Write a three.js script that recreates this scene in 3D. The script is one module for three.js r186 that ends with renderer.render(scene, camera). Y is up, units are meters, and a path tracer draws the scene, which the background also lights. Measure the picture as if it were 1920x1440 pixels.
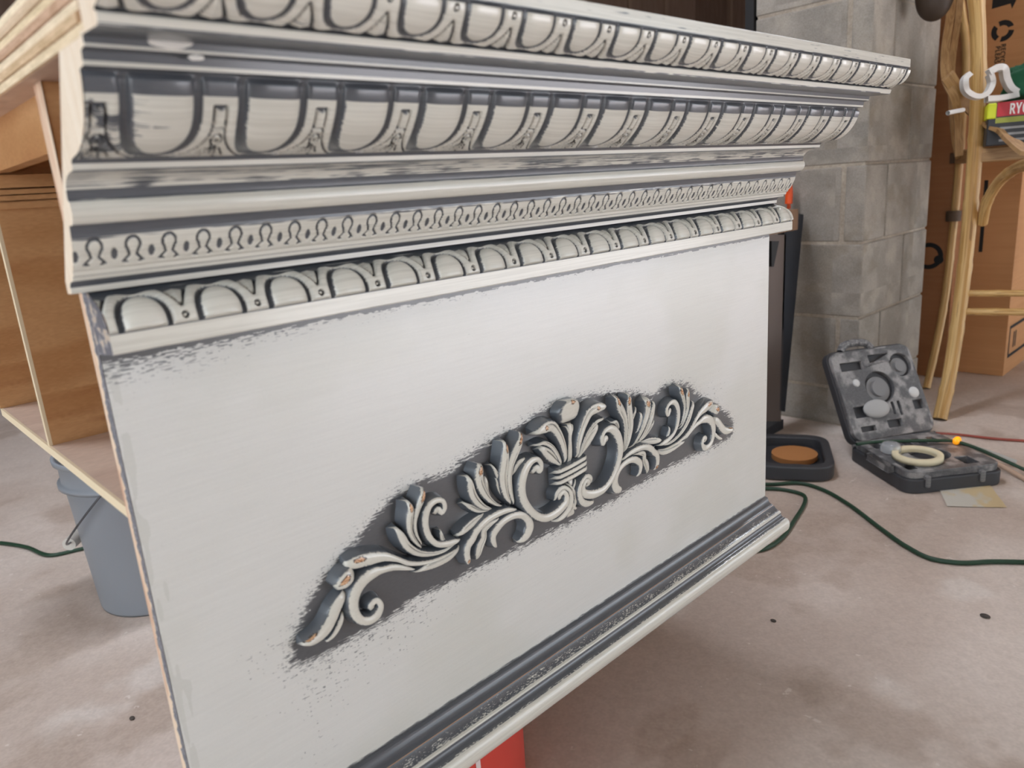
import * as THREE from 'three';
import { mergeGeometries } from 'three/addons/utils/BufferGeometryUtils.js';
import { RoundedBoxGeometry } from 'three/addons/geometries/RoundedBoxGeometry.js';
import { FontLoader } from 'three/addons/loaders/FontLoader.js';
import { RectAreaLightUniformsLib } from 'three/addons/lights/RectAreaLightUniformsLib.js';
import { TextGeometry } from 'three/addons/geometries/TextGeometry.js';

// ------------------------------------------------------------------ camera, sky, exposure
const scene = new THREE.Scene();
const CAM = new THREE.Vector3(-0.131, 0.78, 0.542), FPX = 1387;
const camera = new THREE.PerspectiveCamera(2 * Math.atan(720 / FPX) * 180 / Math.PI, 4 / 3, 0.02, 60);
const CX = new THREE.Vector3(0.719269, -0.071191, 0.691074), CY = new THREE.Vector3(0.224013, 0.965371, -0.133704), CZ = new THREE.Vector3(-0.657625, 0.250979, 0.710309);
camera.position.copy(CAM);
camera.quaternion.setFromRotationMatrix(new THREE.Matrix4().makeBasis(CX, CY, CZ));
camera.focus = 0.98;
camera.userData.fStop = 6.8;
scene.add(camera);
scene.background = new THREE.Color(0.80, 0.91, 1.0);        // flat bright overcast sky
scene.backgroundIntensity = 2.7;
const sun = new THREE.DirectionalLight(0xe4edff, 44);       // lights the ground outside; reaches in only just past the front opening
sun.position.set(4.5, 9, 7); sun.target.position.set(1.5, 0, 0); sun.castShadow = true; sun.shadow.radius = 2;
Object.assign(sun.shadow.camera, { left: -16, right: 16, top: 16, bottom: -16, near: 0.5, far: 40 }); sun.shadow.mapSize.set(2048, 2048);
scene.add(sun, sun.target);
const renderer = new THREE.WebGLRenderer();
renderer.toneMapping = THREE.LinearToneMapping;
renderer.toneMappingExposure = 1.06;
renderer.shadowMap.enabled = true;
RectAreaLightUniformsLib.init();

// ------------------------------------------------------------------ helpers
function ray(px, py) {
  return new THREE.Vector3().addScaledVector(CX, (px - 960) / FPX).addScaledVector(CY, -(py - 720) / FPX).addScaledVector(CZ, -1);
}
// a pixel's direction followed until it meets the plane x, y or z = value
function at(px, py, axis, value) {
  const r = ray(px, py);
  return CAM.clone().addScaledVector(r, (value - CAM[axis]) / r[axis]);
}
let seed = 7;
const rnd = () => { seed = (seed * 1664525 + 1013904223) >>> 0; return seed / 4294967296; };
const rr = (a, b) => a + (b - a) * rnd();
function hash(x, y) { let h = Math.imul(x | 0, 374761393) + Math.imul(y | 0, 668265263) | 0; h = Math.imul(h ^ (h >>> 13), 1274126177); return ((h ^ (h >>> 16)) >>> 0) / 4294967296; }
function noise(x, y, period = 0) {
  const xi = Math.floor(x), yi = Math.floor(y); let fx = x - xi, fy = y - yi;
  fx = fx * fx * (3 - 2 * fx); fy = fy * fy * (3 - 2 * fy);
  const w = (a) => period ? ((a % period) + period) % period : a;
  const x0 = w(xi), x1 = w(xi + 1), y0 = w(yi), y1 = w(yi + 1);
  const a = hash(x0, y0), b = hash(x1, y0), c = hash(x0, y1), d = hash(x1, y1);
  return a + (b - a) * fx + (c - a) * fy + (a - b - c + d) * fx * fy;
}
function fbm(x, y, n = 4, period = 0) { let s = 0, a = 0.5; for (let i = 0; i < n; i++) { s += a * noise(x + i * 17.3 * (period ? 0 : 1), y, period); x *= 2; y *= 2; period *= 2; a *= 0.5; } return s / (1 - Math.pow(0.5, n)); }
const clamp = (x, a = 0, b = 1) => Math.min(b, Math.max(a, x));
const smooth = (a, b, x) => { const t = clamp((x - a) / (b - a)); return t * t * (3 - 2 * t); };
const mix = (a, b, t) => a + (b - a) * t;
const mix3 = (a, b, t) => [mix(a[0], b[0], t), mix(a[1], b[1], t), mix(a[2], b[2], t)];
function texture(w, h, fn, srgb = true) {
  const d = new Uint8Array(w * h * 4);
  for (let j = 0; j < h; j++) for (let i = 0; i < w; i++) {
    const c = fn((i + 0.5) / w, (j + 0.5) / h, i, j), k = (j * w + i) * 4;
    d[k] = clamp(c[0], 0, 255); d[k + 1] = clamp(c[1], 0, 255); d[k + 2] = clamp(c[2], 0, 255); d[k + 3] = 255;
  }
  const t = new THREE.DataTexture(d, w, h);
  t.magFilter = THREE.LinearFilter; t.minFilter = THREE.LinearMipmapLinearFilter; t.generateMipmaps = true;
  t.wrapS = t.wrapT = THREE.RepeatWrapping;
  if (srgb) t.colorSpace = THREE.SRGBColorSpace;
  t.needsUpdate = true;
  return t;
}
function mat(color, roughness = 0.6, extra = {}) { return new THREE.MeshStandardMaterial({ color, roughness, ...extra }); }
const used = {};
function numbered(name) { const n = used[name] = (used[name] ?? -1) + 1; return n ? name + '_' + String(n).padStart(3, '0') : name; }
function finish(m) { m.castShadow = m.receiveShadow = true; return m; }
function obj(name, geometry, material, parent) {
  const m = finish(new THREE.Mesh(geometry, material));
  m.name = parent ? name : numbered(name);
  (parent ?? scene).add(m);
  return m;
}
function thing(name, label, category, position = [0, 0, 0], group) {
  const g = new THREE.Group(); g.name = numbered(name); g.position.set(...position); scene.add(g);
  g.userData = { label, category }; if (group) g.userData.group = group;
  return g;
}
function tag(o, label, category, group) { Object.assign(o.userData, { label, category }); if (group) o.userData.group = group; return o; }
function structure(name, geometry, material) { const m = finish(new THREE.Mesh(geometry, material)); m.name = name; m.userData.kind = 'structure'; scene.add(m); return m; }
function partGroup(name, parent) { const g = new THREE.Group(); g.name = name; parent.add(g); return g; }
// a box from corner to corner, with uv in metres (long side along u when turn is set)
function box(x0, x1, y0, y1, z0, z1, turn = false) {
  const g = new THREE.BoxGeometry(x1 - x0, y1 - y0, z1 - z0); g.translate((x0 + x1) / 2, (y0 + y1) / 2, (z0 + z1) / 2);
  return metres(g, turn);
}
function metres(g, turn = false) {
  const p = g.attributes.position, n = g.attributes.normal, uv = g.attributes.uv;
  for (let i = 0; i < p.count; i++) {
    const ax = Math.abs(n.getX(i)), ay = Math.abs(n.getY(i)), az = Math.abs(n.getZ(i));
    let u, v;
    if (ay >= ax && ay >= az) { u = p.getX(i); v = p.getZ(i); } else if (ax >= az) { u = p.getZ(i); v = p.getY(i); } else { u = p.getX(i); v = p.getY(i); }
    turn ? uv.setXY(i, v, u) : uv.setXY(i, u, v);
  }
  return g;
}
function rounded(w, h, d, r, seg = 3) { return new RoundedBoxGeometry(w, h, d, seg, r); }
function tube(points, radius, seg = 48, sides = 10, closed = false) {
  const c = new THREE.CatmullRomCurve3(points.map((p) => p.isVector3 ? p : new THREE.Vector3(...p)), closed, 'centripetal');
  return new THREE.TubeGeometry(c, seg, radius, sides, closed);
}
function gridGeometry(nu, nv, pos, uv, flip = false) {
  const P = [], N = [], U = [], I = [];
  for (let j = 0; j <= nv; j++) for (let i = 0; i <= nu; i++) { P.push(...pos(i / nu, j / nv)); U.push(...uv(i / nu, j / nv)); }
  for (let j = 0; j < nv; j++) for (let i = 0; i < nu; i++) {
    const a = j * (nu + 1) + i, b = a + 1, c = a + nu + 1, d = c + 1;
    flip ? I.push(a, b, c, b, d, c) : I.push(a, c, b, b, c, d);
  }
  const g = new THREE.BufferGeometry();
  g.setAttribute('position', new THREE.Float32BufferAttribute(P, 3)); g.setAttribute('uv', new THREE.Float32BufferAttribute(U, 2)); g.setIndex(I);
  g.computeVertexNormals();
  return g;
}

// ------------------------------------------------------------------ the room
const floorMap = texture(2048, 2048, (u, v) => {
  const P = 8, x = u * P, y = v * P;
  const a = fbm(x, y, 5, P), b = fbm(x * 3 + 1, y * 3, 4, P * 3), f = noise(u * 900, v * 900, 900), g = noise(u * 300, v * 300, 300);
  let c = mix3([188, 171, 158], [206, 192, 181], smooth(0.32, 0.68, a));
  c = mix3(c, [168, 149, 134], 0.55 * smooth(0.55, 0.72, b));                              // trodden stains
  c = mix3(c, [212, 202, 193], 0.6 * smooth(0.66, 0.78, fbm(x * 2 + 3, y * 2 + 5, 5, P * 2)));   // pale plaster dust
  const k = (f - 0.5) * 12 + (g - 0.5) * 8;
  if (noise(u * 140, v * 140, 140) > 0.965 && f > 0.5) c = mix3(c, [222, 214, 206], 0.5);
  return [c[0] + k, c[1] + k, c[2] + k];
});
floorMap.repeat.set(1 / 3, 1 / 3);
const floorMat = new THREE.MeshStandardMaterial({ map: floorMap, roughness: 0.62, bumpMap: texture(512, 512, (u, v) => { const k = 255 * fbm(u * 60, v * 60, 3, 60); return [k, k, k]; }, false), bumpScale: 0.0008 });
const FILL_LAMP = 50;
const RX0 = -2.6, RX1 = 7.6, RZ0 = -4.4, RZ1 = 4.2, RH = 2.9;
structure('floor', box(RX0 - 0.2, RX1 + 0.2, -0.2, 0, RZ0 - 0.2, RZ1), floorMat);
structure('ground', box(-14, 16, -0.3, -0.02, RZ1, 16), mat(0xa39a90, 0.85));  // unseen ground outside, laid to mirror sunlight in the hood panel
structure('ceiling', box(RX0 - 0.2, RX1 + 0.2, RH, RH + 0.2, RZ0 - 0.2, RZ1 + 0.2), mat(0x9a9084, 0.9));
const blockTone = (c0, c1, s) => texture(512, 512, (u, v) => {
  const P = 6, a = fbm(u * P + s, v * P, 4, 0), f = noise(u * 230 + s, v * 230), g = noise(u * 90, v * 90 + s);
  const c = mix3(c0, c1, smooth(0.2, 0.8, a)), k = (f - 0.5) * 20 + (g - 0.5) * 9;
  return [c[0] + k, c[1] + k, c[2] + k];
});
const brownMap = texture(512, 512, (u, v) => { const a = fbm(u * 5, v * 1.2, 4), k = (noise(u * 120, v * 12) - 0.5) * 14; return [84 + 26 * a + k, 66 + 20 * a + k, 55 + 16 * a + k]; });
brownMap.repeat.set(0.6, 0.6);
const brownWall = new THREE.MeshStandardMaterial({ map: brownMap, roughness: 0.7 });
const back = structure('wall_back', box(RX0 - 0.2, RX1 + 0.2, 0, RH, RZ0 - 0.2, RZ0), brownWall);
const battenMat = mat(0x6b5647, 0.7);
for (let x = RX0 + 0.3; x < RX1; x += 0.62) obj('batten', box(x, x + 0.05, 0, RH, RZ0, RZ0 + 0.02), battenMat, back);
const plaster = mat(0xb4aca0, 0.9);
const wallRight = structure('wall_right', box(RX1, RX1 + 0.2, 0, RH, RZ0 - 0.2, RZ1 + 0.2), brownWall);
for (let z = RZ0 + 0.4; z < 1; z += 0.62) obj('batten', box(RX1 - 0.02, RX1, 0, RH, z, z + 0.05), battenMat, wallRight);
// unseen left and front walls, their openings placed to light the hood and pier
structure('wall_left', mergeGeometries([box(RX0 - 0.2, RX0, 0, RH, RZ0, -0.9), box(RX0 - 0.2, RX0, 0, RH, 3.5, RZ1), box(RX0 - 0.2, RX0, 2.5, RH, -0.9, 3.5)]), plaster);
structure('wall_front', mergeGeometries([box(RX0 - 0.2, 2.0, 0, RH, RZ1, RZ1 + 0.2), box(7.3, RX1 + 0.2, 0, RH, RZ1, RZ1 + 0.2), box(2.0, 7.3, 2.45, RH, RZ1, RZ1 + 0.2)]), plaster);
structure('unseen_ground_left', box(-14, RX0 - 0.2, -0.3, -0.02, -8, RZ1), mat(0xa39a90, 0.85));  // unseen ground beyond the left opening, throws sunlight indoors

// ------------------------------------------------------------------ concrete block pier, each block laid singly over a recessed mortar core
{
  const K = 2.39, sy = 0.2215, cx = 2.094, cz = -0.330, yTop = 0.78 + 0.0035;   // a course joint lies at eye height
  const zb = cz - 0.345, xe = cx + 0.535;
  const core = structure('wall_pier', box(cx + 0.006, xe - 0.006, 0, RH, zb + 0.006, cz - 0.006), new THREE.MeshStandardMaterial({ map: blockTone([150, 138, 124], [176, 164, 148], 9), roughness: 0.95 }));
  // grey blocks with mortar smears and stains, the same on every face
  const mats = [4, 5, 6].map((n) => { const t = texture(512, 512, (u, v) => {
    const a = fbm(u * 5 + n, v * 5, 5), b = fbm(u * 7 + n * 3, v * 9, 5), f = noise(u * 260 + n, v * 260);
    let c = mix3([140, 133, 124], [157, 149, 139], smooth(0.3, 0.7, a));
    c = mix3(c, [176, 166, 152], 0.45 * smooth(0.48, 0.74, b)); c = mix3(c, [122, 110, 94], 0.35 * smooth(0.52, 0.78, fbm(u * 4 + 9, v * 6 + n, 4)));
    const k = (f - 0.5) * 22; return [c[0] + k, c[1] + k, c[2] + k]; }); t.repeat.set(2.4, 2.4); return new THREE.MeshStandardMaterial({ map: t, roughness: 0.95, bumpMap: t, bumpScale: 0.0015 }); });
  let k = 0;
  for (let i = -4; i < 10; i++) {
    const y0 = yTop + i * sy, y1 = Math.min(RH, y0 + sy), j = 0.005;
    if (y1 <= 0.02 || y0 > RH - 0.05) continue;
    const odd = ((i % 2) + 2) % 2;
    const joint = cx + (odd ? 0.163 : 0.325);
    for (const [a, b] of [[cx, joint], [joint, xe]]) {
      const yy = Math.max(0.001, y0 + j);
      const w = b - a - j * 1.6, h = y1 - yy - j * 0.2, d = cz - zb;
      if (odd && a === cx && h > 0.1) {
        // the corner half block shows a joint on the left face
        const z1 = cz - 0.064;
        const g1 = rounded(w, h, 0.064 - j, 0.006); g1.translate((a + b) / 2, yy + h / 2, cz - (0.064 - j) / 2); obj('block', metres(g1), mats[k++ % 3], core);
        const g2 = rounded(w, h, z1 - zb - j, 0.006); g2.translate((a + b) / 2, yy + h / 2, (z1 + zb - j) / 2); obj('block', metres(g2), mats[k++ % 3], core);
      } else {
        const g = rounded(w, h, d, 0.006); g.translate((a + b) / 2, yy + h / 2, (cz + zb) / 2); obj('block', metres(g), mats[(k++ * 2) % 3], core);
      }
    }
  }
  const strip = structure('trim_1', box(cx - 0.004, cx + 0.05, 0, RH, zb - 0.03, zb - 0.002), mat(0x1c1b1c, 0.5));
}

// ------------------------------------------------------------------ added strip lamps out of view, fill light for the floor and pier
for (const [x, z, where] of [[-0.9, -1.1, 'left of the hood'], [0.9, -0.85, 'above the back of the hood'], [3.5, -0.45, 'above the bar stool']]) {
  const t = thing('added_strip_lamp', 'added white ceiling strip lamp ' + where, 'added ceiling lamp', [x, RH, z], 'added fill lamps on the ceiling');
  obj('housing', rounded(1.25, 0.06, 0.20, 0.01).translate(0, -0.031, 0), mat(0xdddddd, 0.6), t);
  obj('diffuser', rounded(1.2, 0.012, 0.15, 0.005).translate(0, -0.066, 0), mat(0xffffff, 0.5, { emissive: 0xfffaf2, emissiveIntensity: 4 }), t);
  const l = new THREE.RectAreaLight(0xe9f1ff, FILL_LAMP, 1.2, 0.15); l.position.set(x, RH - 0.075, z); l.lookAt(x, 0, z); scene.add(l);
}

// ------------------------------------------------------------------ the hood: paints and woods
const W = 0.9085, Y0 = 0.78;                       // width of the front, eye height (profiles below are measured from it)
const WHITE = [229, 226, 216], GREY = [88, 91, 97];
function woodMap(a, b, dark, s, w = 1024, h = 512, ring = 7) {
  return texture(w, h, (u, v) => {
    const x = u * 4, y = v * 2, warp = fbm(x * 0.6 + s, y * 1.6, 4) * 2.2 + fbm(x * 0.25, y * 5 + s, 3) * 0.7;
    const r = 0.5 + 0.5 * Math.sin((y * ring + warp * 6) * 2.2);
    let c = mix3(a, b, smooth(0.1, 0.9, r * 0.55 + 0.45 * fbm(x * 1.2 + 5, y * 9, 4)));
    c = mix3(c, dark, 0.35 * smooth(0.58, 0.8, fbm(x * 2 + s, y * 26, 4)));
    const k = (noise(x * 60, y * 500) - 0.5) * 12;
    return [c[0] + k, c[1] + k, c[2] + k];
  });
}
const birch = woodMap([186, 134, 86], [206, 158, 110], [160, 104, 62], 3); birch.repeat.set(1.2, 1.6);
const paleMap = woodMap([232, 212, 188], [240, 224, 204], [214, 186, 156], 5, 512, 256, 18); paleMap.repeat.set(3, 12);
const birchMat = new THREE.MeshStandardMaterial({ map: birch, roughness: 0.5 });
const paleMat = new THREE.MeshStandardMaterial({ map: paleMap, roughness: 0.75 });
const edgeMat = mat(0xe9d5b4, 0.75);
const boardMap = woodMap([206, 178, 158], [216, 190, 170], [190, 160, 140], 12); boardMap.repeat.set(0.8, 1);
const boardMat = new THREE.MeshStandardMaterial({ map: boardMap, roughness: 0.7 });
function paintMaterial(map, rough = 0.32) { return new THREE.MeshPhysicalMaterial({ map, roughness: rough, clearcoat: 0.6, clearcoatRoughness: 0.16 }); }

const hood = thing('range_hood', 'distressed white and grey wooden range hood with carved crown and scroll applique', 'range hood');

// a profile is a list of pieces [points | bezier, paint] in (z, y); returns sampled points with arc length
function buildProfile(pieces) {
  const pts = []; let len = 0; const marks = [];
  for (const p of pieces) {
    const q = p.pts, n = p.n ?? (q.length === 4 ? 18 : 1), start = len;
    for (let i = pts.length ? 1 : 0; i <= n; i++) {
      const t = i / n, s = 1 - t;
      const z = q.length === 4 ? s * s * s * q[0][0] + 3 * s * s * t * q[1][0] + 3 * s * t * t * q[2][0] + t * t * t * q[3][0] : mix(q[0][0], q[1][0], t);
      const y = q.length === 4 ? s * s * s * q[0][1] + 3 * s * s * t * q[1][1] + 3 * s * t * t * q[2][1] + t * t * t * q[3][1] : mix(q[0][1], q[1][1], t);
      if (pts.length) { const l = pts[pts.length - 1]; len += Math.hypot(z - l.z, y + Y0 - l.y); }
      pts.push({ z, y: y + Y0, s: len });
    }
    marks.push({ ...p, a: start, b: len, i1: pts.length - 1, i0: pts.length - 1 - n });
  }
  return { pts, len, marks };
}
// point and outward normal at arc length s
function onProfile(pr, s) {
  const P = pr.pts; let i = 0; while (i < P.length - 2 && P[i + 1].s < s) i++;
  const a = P[i], b = P[i + 1], t = clamp((s - a.s) / Math.max(1e-9, b.s - a.s));
  return { z: mix(a.z, b.z, t), y: mix(a.y, b.y, t), dz: (b.z - a.z) / (b.s - a.s), dy: (b.y - a.y) / (b.s - a.s) };
}
function smoothNormal(pr, s, m) {                        // averaged tangent inside one curved piece
  const e = 0.0022, p = onProfile(pr, Math.max(m.a + 1e-6, s - e)), q = onProfile(pr, Math.min(m.b - 1e-6, s + e));
  const l = Math.hypot(q.z - p.z, q.y - p.y) || 1, tz = (q.z - p.z) / l, ty = (q.y - p.y) / l;
  return { z: -ty, y: tz };                              // profile runs downwards, outside is +z
}
// flat-shaded sweep of the plain pieces, with the two cut ends
function sweepPlain(pr, x0, x1, pieces) {
  const P = [], N = [], U = [], I = [];
  const nx = 2;
  for (const m of pieces) {
    const base = P.length / 3, cnt = m.i1 - m.i0 + 1;
    for (let i = m.i0; i <= m.i1; i++) {
      const p = pr.pts[i];
      let nrm;
      if (cnt > 2) nrm = smoothNormal(pr, p.s, m); else { const a = pr.pts[m.i0], b = pr.pts[m.i1], l = Math.hypot(b.z - a.z, b.y - a.y) || 1; nrm = { z: -(b.y - a.y) / l, y: (b.z - a.z) / l }; }
      for (let k = 0; k < nx; k++) { const x = k ? x1 : x0; P.push(x, p.y, p.z); N.push(0, nrm.y, nrm.z); U.push((x - x0) / (x1 - x0), p.s / pr.len); }
    }
    for (let i = 0; i < cnt - 1; i++) { const a = base + i * 2; I.push(a, a + 2, a + 1, a + 1, a + 2, a + 3); }
  }
  const g = new THREE.BufferGeometry();
  g.setAttribute('position', new THREE.Float32BufferAttribute(P, 3)); g.setAttribute('normal', new THREE.Float32BufferAttribute(N, 3)); g.setAttribute('uv', new THREE.Float32BufferAttribute(U, 2)); g.setIndex(I);
  return g;
}
// carved repeats: the pattern names the piece each patch belongs to; returns {kind: geometry} for the wanted kinds
function carvedCell(pr, m, x0, x1, nu, nv, pattern, xs, xe, want) {
  const s0 = m.a, sl = m.b - m.a, lo = s0 + 1e-6, hi = s0 + sl - 1e-6, out = {};
  const pos = (x, s) => { const q = onProfile(pr, s), n = smoothNormal(pr, s, m), h = pattern(x, s - s0, sl).h; return [x, q.y + n.y * h, q.z + n.z * h]; };
  const lists = {};
  for (let j = 0; j < nv; j++) for (let i = 0; i < nu; i++) {
    const k = pattern(mix(x0, x1, (i + 0.5) / nu), sl * (j + 0.5) / nv, sl).kind;
    if (want(k)) { const a = j * (nu + 1) + i, b = a + 1, c = a + nu + 1, d = c + 1; (lists[k] ??= []).push(a, c, b, b, c, d); }
  }
  for (const k in lists) {
    const map = new Map(), p = [], n = [], u = [];
    const I = lists[k].map((v) => {
      let t = map.get(v);
      if (t === undefined) {
        t = map.size; map.set(v, t);
        const i = v % (nu + 1), j = (v - i) / (nu + 1), x = mix(x0, x1, i / nu), s = clamp(mix(s0, s0 + sl, j / nv), lo, hi), e = 0.0003;
        const q = pos(x, s), pa = pos(x + e, s), pb = pos(x, Math.min(s + e, hi)), pc = pos(x, Math.max(s - e, lo));
        const ax = pa[0] - q[0], ay = pa[1] - q[1], az = pa[2] - q[2], by = pc[1] - pb[1], bz = pc[2] - pb[2];
        const c = [ay * bz - az * by, -ax * bz, ax * by], l = Math.hypot(...c) || 1;
        p.push(...q); n.push(c[0] / l, c[1] / l, c[2] / l); u.push((x - xs) / (xe - xs), s / pr.len);
      }
      return t;
    });
    const g = new THREE.BufferGeometry();
    g.setAttribute('position', new THREE.Float32BufferAttribute(p, 3)); g.setAttribute('normal', new THREE.Float32BufferAttribute(n, 3)); g.setAttribute('uv', new THREE.Float32BufferAttribute(u, 2)); g.setIndex(I);
    out[k] = g;
  }
  return out;
}
// brushed two-coat paint: grey ground, off-white dragged over what stands proud; cover is 0 (grey) to 1 (white)
function brushed(pr, x0, x1, h, seedN, cover, worn = 0, grain = 22) {
  return texture(2048, h, (u, v) => {
    const x = mix(x0, x1, u), s = v * pr.len;
    const cv = cover(x, s); if (cv > 5) return [196 + 20 * noise(x * 90, s * 900), 160, 126];
    const st = fbm(x * grain + seedN, s * 1500 + seedN, 3), fine = noise(x * 130, s * 2600 + seedN), blot = fbm(x * 60, s * 120 + seedN, 3);
    const c = cv + (st - 0.5) * 0.75 + (blot - 0.5) * 0.35;
    const t = smooth(0.38, 0.56, c);
    const wash = smooth(0.35, 0.75, fbm(x * 14 + 3, s * 900 + seedN, 3)) * 0.30 + (fine - 0.5) * 0.10;
    const white = mix3(WHITE, [186, 182, 170], clamp(wash + worn * 0.25));
    const gk = (fine - 0.5) * 10, grey = [GREY[0] + gk, GREY[1] + gk, GREY[2] + gk];
    return mix3(grey, white, t);
  });
}
// ---- carved patterns. x from the cell's middle, s from the band's top edge, L the band's height
const uShape = (x, s, hw, sc, hb) => s < sc ? Math.abs(x) - hw : (Math.hypot(x / hw, (s - sc) / hb) - 1) * Math.min(hw, hb);
const segd = (x, y, ax, ay, bx, by) => { const t = clamp(((x - ax) * (bx - ax) + (y - ay) * (by - ay)) / ((bx - ax) ** 2 + (by - ay) ** 2)); return Math.hypot(x - ax - t * (bx - ax), y - ay - t * (by - ay)); };
function eggPattern(p, o) {
  const half = p / 2;
  return (x, sRaw, L) => {
    const s = o.flip ? L - sRaw : sRaw, b = s / L;
    const lip = smooth(0, 0.06, b) * (o.flip ? smooth(0, 0.05, 1 - b) : smooth(0, 0.03, 1 - b));
    const hw = o.hw * p, sc = o.sc * L, hb = (o.end - o.sc) * L;
    const d = uShape(x, s, hw, sc, hb), bare = b < o.top;
    if (d < 0) { const q = clamp(1 + d / (hw * 0.95)); return { kind: 'egg', h: lip * o.eggH * Math.sqrt(Math.max(0, 1 - q * q * q)), w: bare ? 0.08 : 0.2 + 0.85 * smooth(0, o.groove * p * 0.4, -d) }; }
    const g = o.groove * p;
    if (d < g) return { kind: 'egg_frame', h: -lip * o.cut * Math.sin(Math.PI * d / g) ** 0.7, w: -0.15 };
    const fw = o.frame * p, d2 = d - g, ex = half - Math.abs(x);          // ex: distance from the line between two eggs
    const q = o.dart(ex, b, p, L, d2 - fw * (1 - o.taper * smooth(0.50, 0.97, b)));                               // in: 'frame' | 'cut' | 'dart'
    if (q.in === 'frame') return { kind: 'egg_frame', h: lip * o.frameH * Math.pow(Math.sin(Math.PI * clamp(Math.min(d2, q.e ?? 1) / (fw * 0.8), 0.05, 0.5)), 0.6), w: bare ? 0.08 : 0.98 };
    if (q.in === 'cut') return { kind: 'dart', h: -lip * (q.deep ?? 1) * o.cut, w: -0.2 };
    return { kind: 'dart', h: lip * q.h, w: q.w ?? 0.9 };
  };
}
const crownEggs = eggPattern(0.0635, { hw: 0.262, sc: 0.36, end: 0.86, groove: 0.078, frame: 0.112, eggH: 0.0036, cut: 0.0017, frameH: 0.0016, top: 0.17, taper: 0.72,
  dart: (e, b, p, L, out) => {                                            // out > 0 beyond the frame of the egg
    const s = b * L, line = 0.0010;
    if (b < 0.245 || out < -line) return { in: 'frame', e: b < 0.245 ? 1 : -line - out + 0.0004 };
    const cap = 0.275 + 0.022 * clamp(1 - e / (0.05 * p));                // hollowed top of the stem
    if (out < 0 || b < cap) return { in: 'cut' };
    if (b < 0.50) return Math.abs(b - 0.475) < 0.012 ? { in: 'cut' } : { in: 'dart', h: 0.0013 };
    const ring = Math.hypot(e, (b - 0.615) * L * 0.62);
    if (ring < 0.017 * p) return { in: 'cut', deep: 1.6 };
    if (ring < 0.040 * p) return { in: 'dart', h: 0.0018 };
    if (ring < 0.052 * p && b < 0.70) return { in: 'cut' };
    for (const [a0, b0, a1, b1, w] of [[0.02, 0.70, 0.075, 0.955, 0.0006], [0.060, 0.74, 0.155, 0.93, 0.0005], [0.0, 0.90, 0.10, 0.975, 0.0006], [0.0, 0.72, 0.0, 0.86, 0.0005]]) if (segd(e, s, a0 * p, b0 * L, a1 * p, b1 * L) < w) return { in: 'cut' };
    return { in: 'dart', h: 0.0013 };
  } });
const wedge = (apex, bead, spread, gap) => (e, b, p, L, out) => {
  const s = b * L, ball = Math.hypot(e, s - bead * L);
  if (ball < 0.026 * p) return { in: 'dart', h: 0.0016 };
  if (ball < 0.044 * p) return { in: 'cut' };
  const k = (b - apex) / (0.95 - apex) * spread * p + 0.010 * p, gp = gap * (0.7 + 1.4 * clamp((b - apex) / (1 - apex)));
  const dd = Math.max(e - k, (apex - b) * L);
  if (dd < 0 && b < 0.95) return { in: 'dart', h: 0.0014 * clamp(1 - e / (k + 1e-4)) + 0.0004, w: 0.82 };
  if (dd < gp && b < 0.98) return { in: 'cut', deep: 1.5 };  // grey ground in the cut also carries the deep shade beside the wedge
  if (out > 0.0003 && b > 0.8) return { in: 'cut', deep: 1.2 };
  return { in: 'frame', e: dd - gp + 0.0004 };
};
const topEggs = eggPattern(0.0474, { hw: 0.272, sc: 0.25, end: 0.83, groove: 0.068, frame: 0.15, eggH: 0.0030, cut: 0.0013, frameH: 0.0014, top: 0.04, taper: 0, dart: wedge(0.42, 0.15, 0.115, 0.0012) });
const lowEggs = eggPattern(0.0509, { flip: true, hw: 0.270, sc: 0.20, end: 0.79, groove: 0.066, frame: 0.145, eggH: 0.0056, cut: 0.0016, frameH: 0.0028, top: 0.0, taper: 0, dart: wedge(0.42, 0.17, 0.115, 0.0014) });
function keyholePattern(x, s, L) {                                           // small running ornament
  const p = 0.0223, b = s / L, ax = Math.abs(x), t = 0.00075;
  const cy = 0.34 * L, r = 0.19 * p;
  const bulb = b < 0.46 ? Math.abs(Math.hypot(x, (s - cy) * 0.8) - r) : 1;
  const leg = Math.min(segd(ax, s, 0.15 * p, 0.45 * L, 0.10 * p, 0.62 * L), segd(ax, s, 0.10 * p, 0.62 * L, 0.27 * p, 0.80 * L));
  const foot = segd(ax, s, 0.27 * p, 0.80 * L, 0.17 * p, 0.825 * L);
  const slit = Math.hypot((p / 2 - ax) / 0.085 / p, (s - 0.55 * L) / (0.155 * L)) - 1;
  const dd = Math.min(bulb, leg, foot) - t;
  const edge = smooth(0.0, 0.1, b) * smooth(0.0, 0.1, 1 - b);
  if (dd < 0) return { kind: 'keyhole', h: -0.0010 * edge, w: -0.2 };
  if (slit < 0) return { kind: 'slit', h: -0.0012 * edge * Math.sqrt(Math.min(1, -slit)), w: -0.1 };
  return { kind: ax < 0.30 * p ? 'keyhole' : 'slit', h: 0.0005 * edge * smooth(0, 0.0012, Math.min(dd, slit * 0.002)), w: b < 0.14 ? 0.15 + (b / 0.14) * 0.5 : 0.86 };
}
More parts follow.
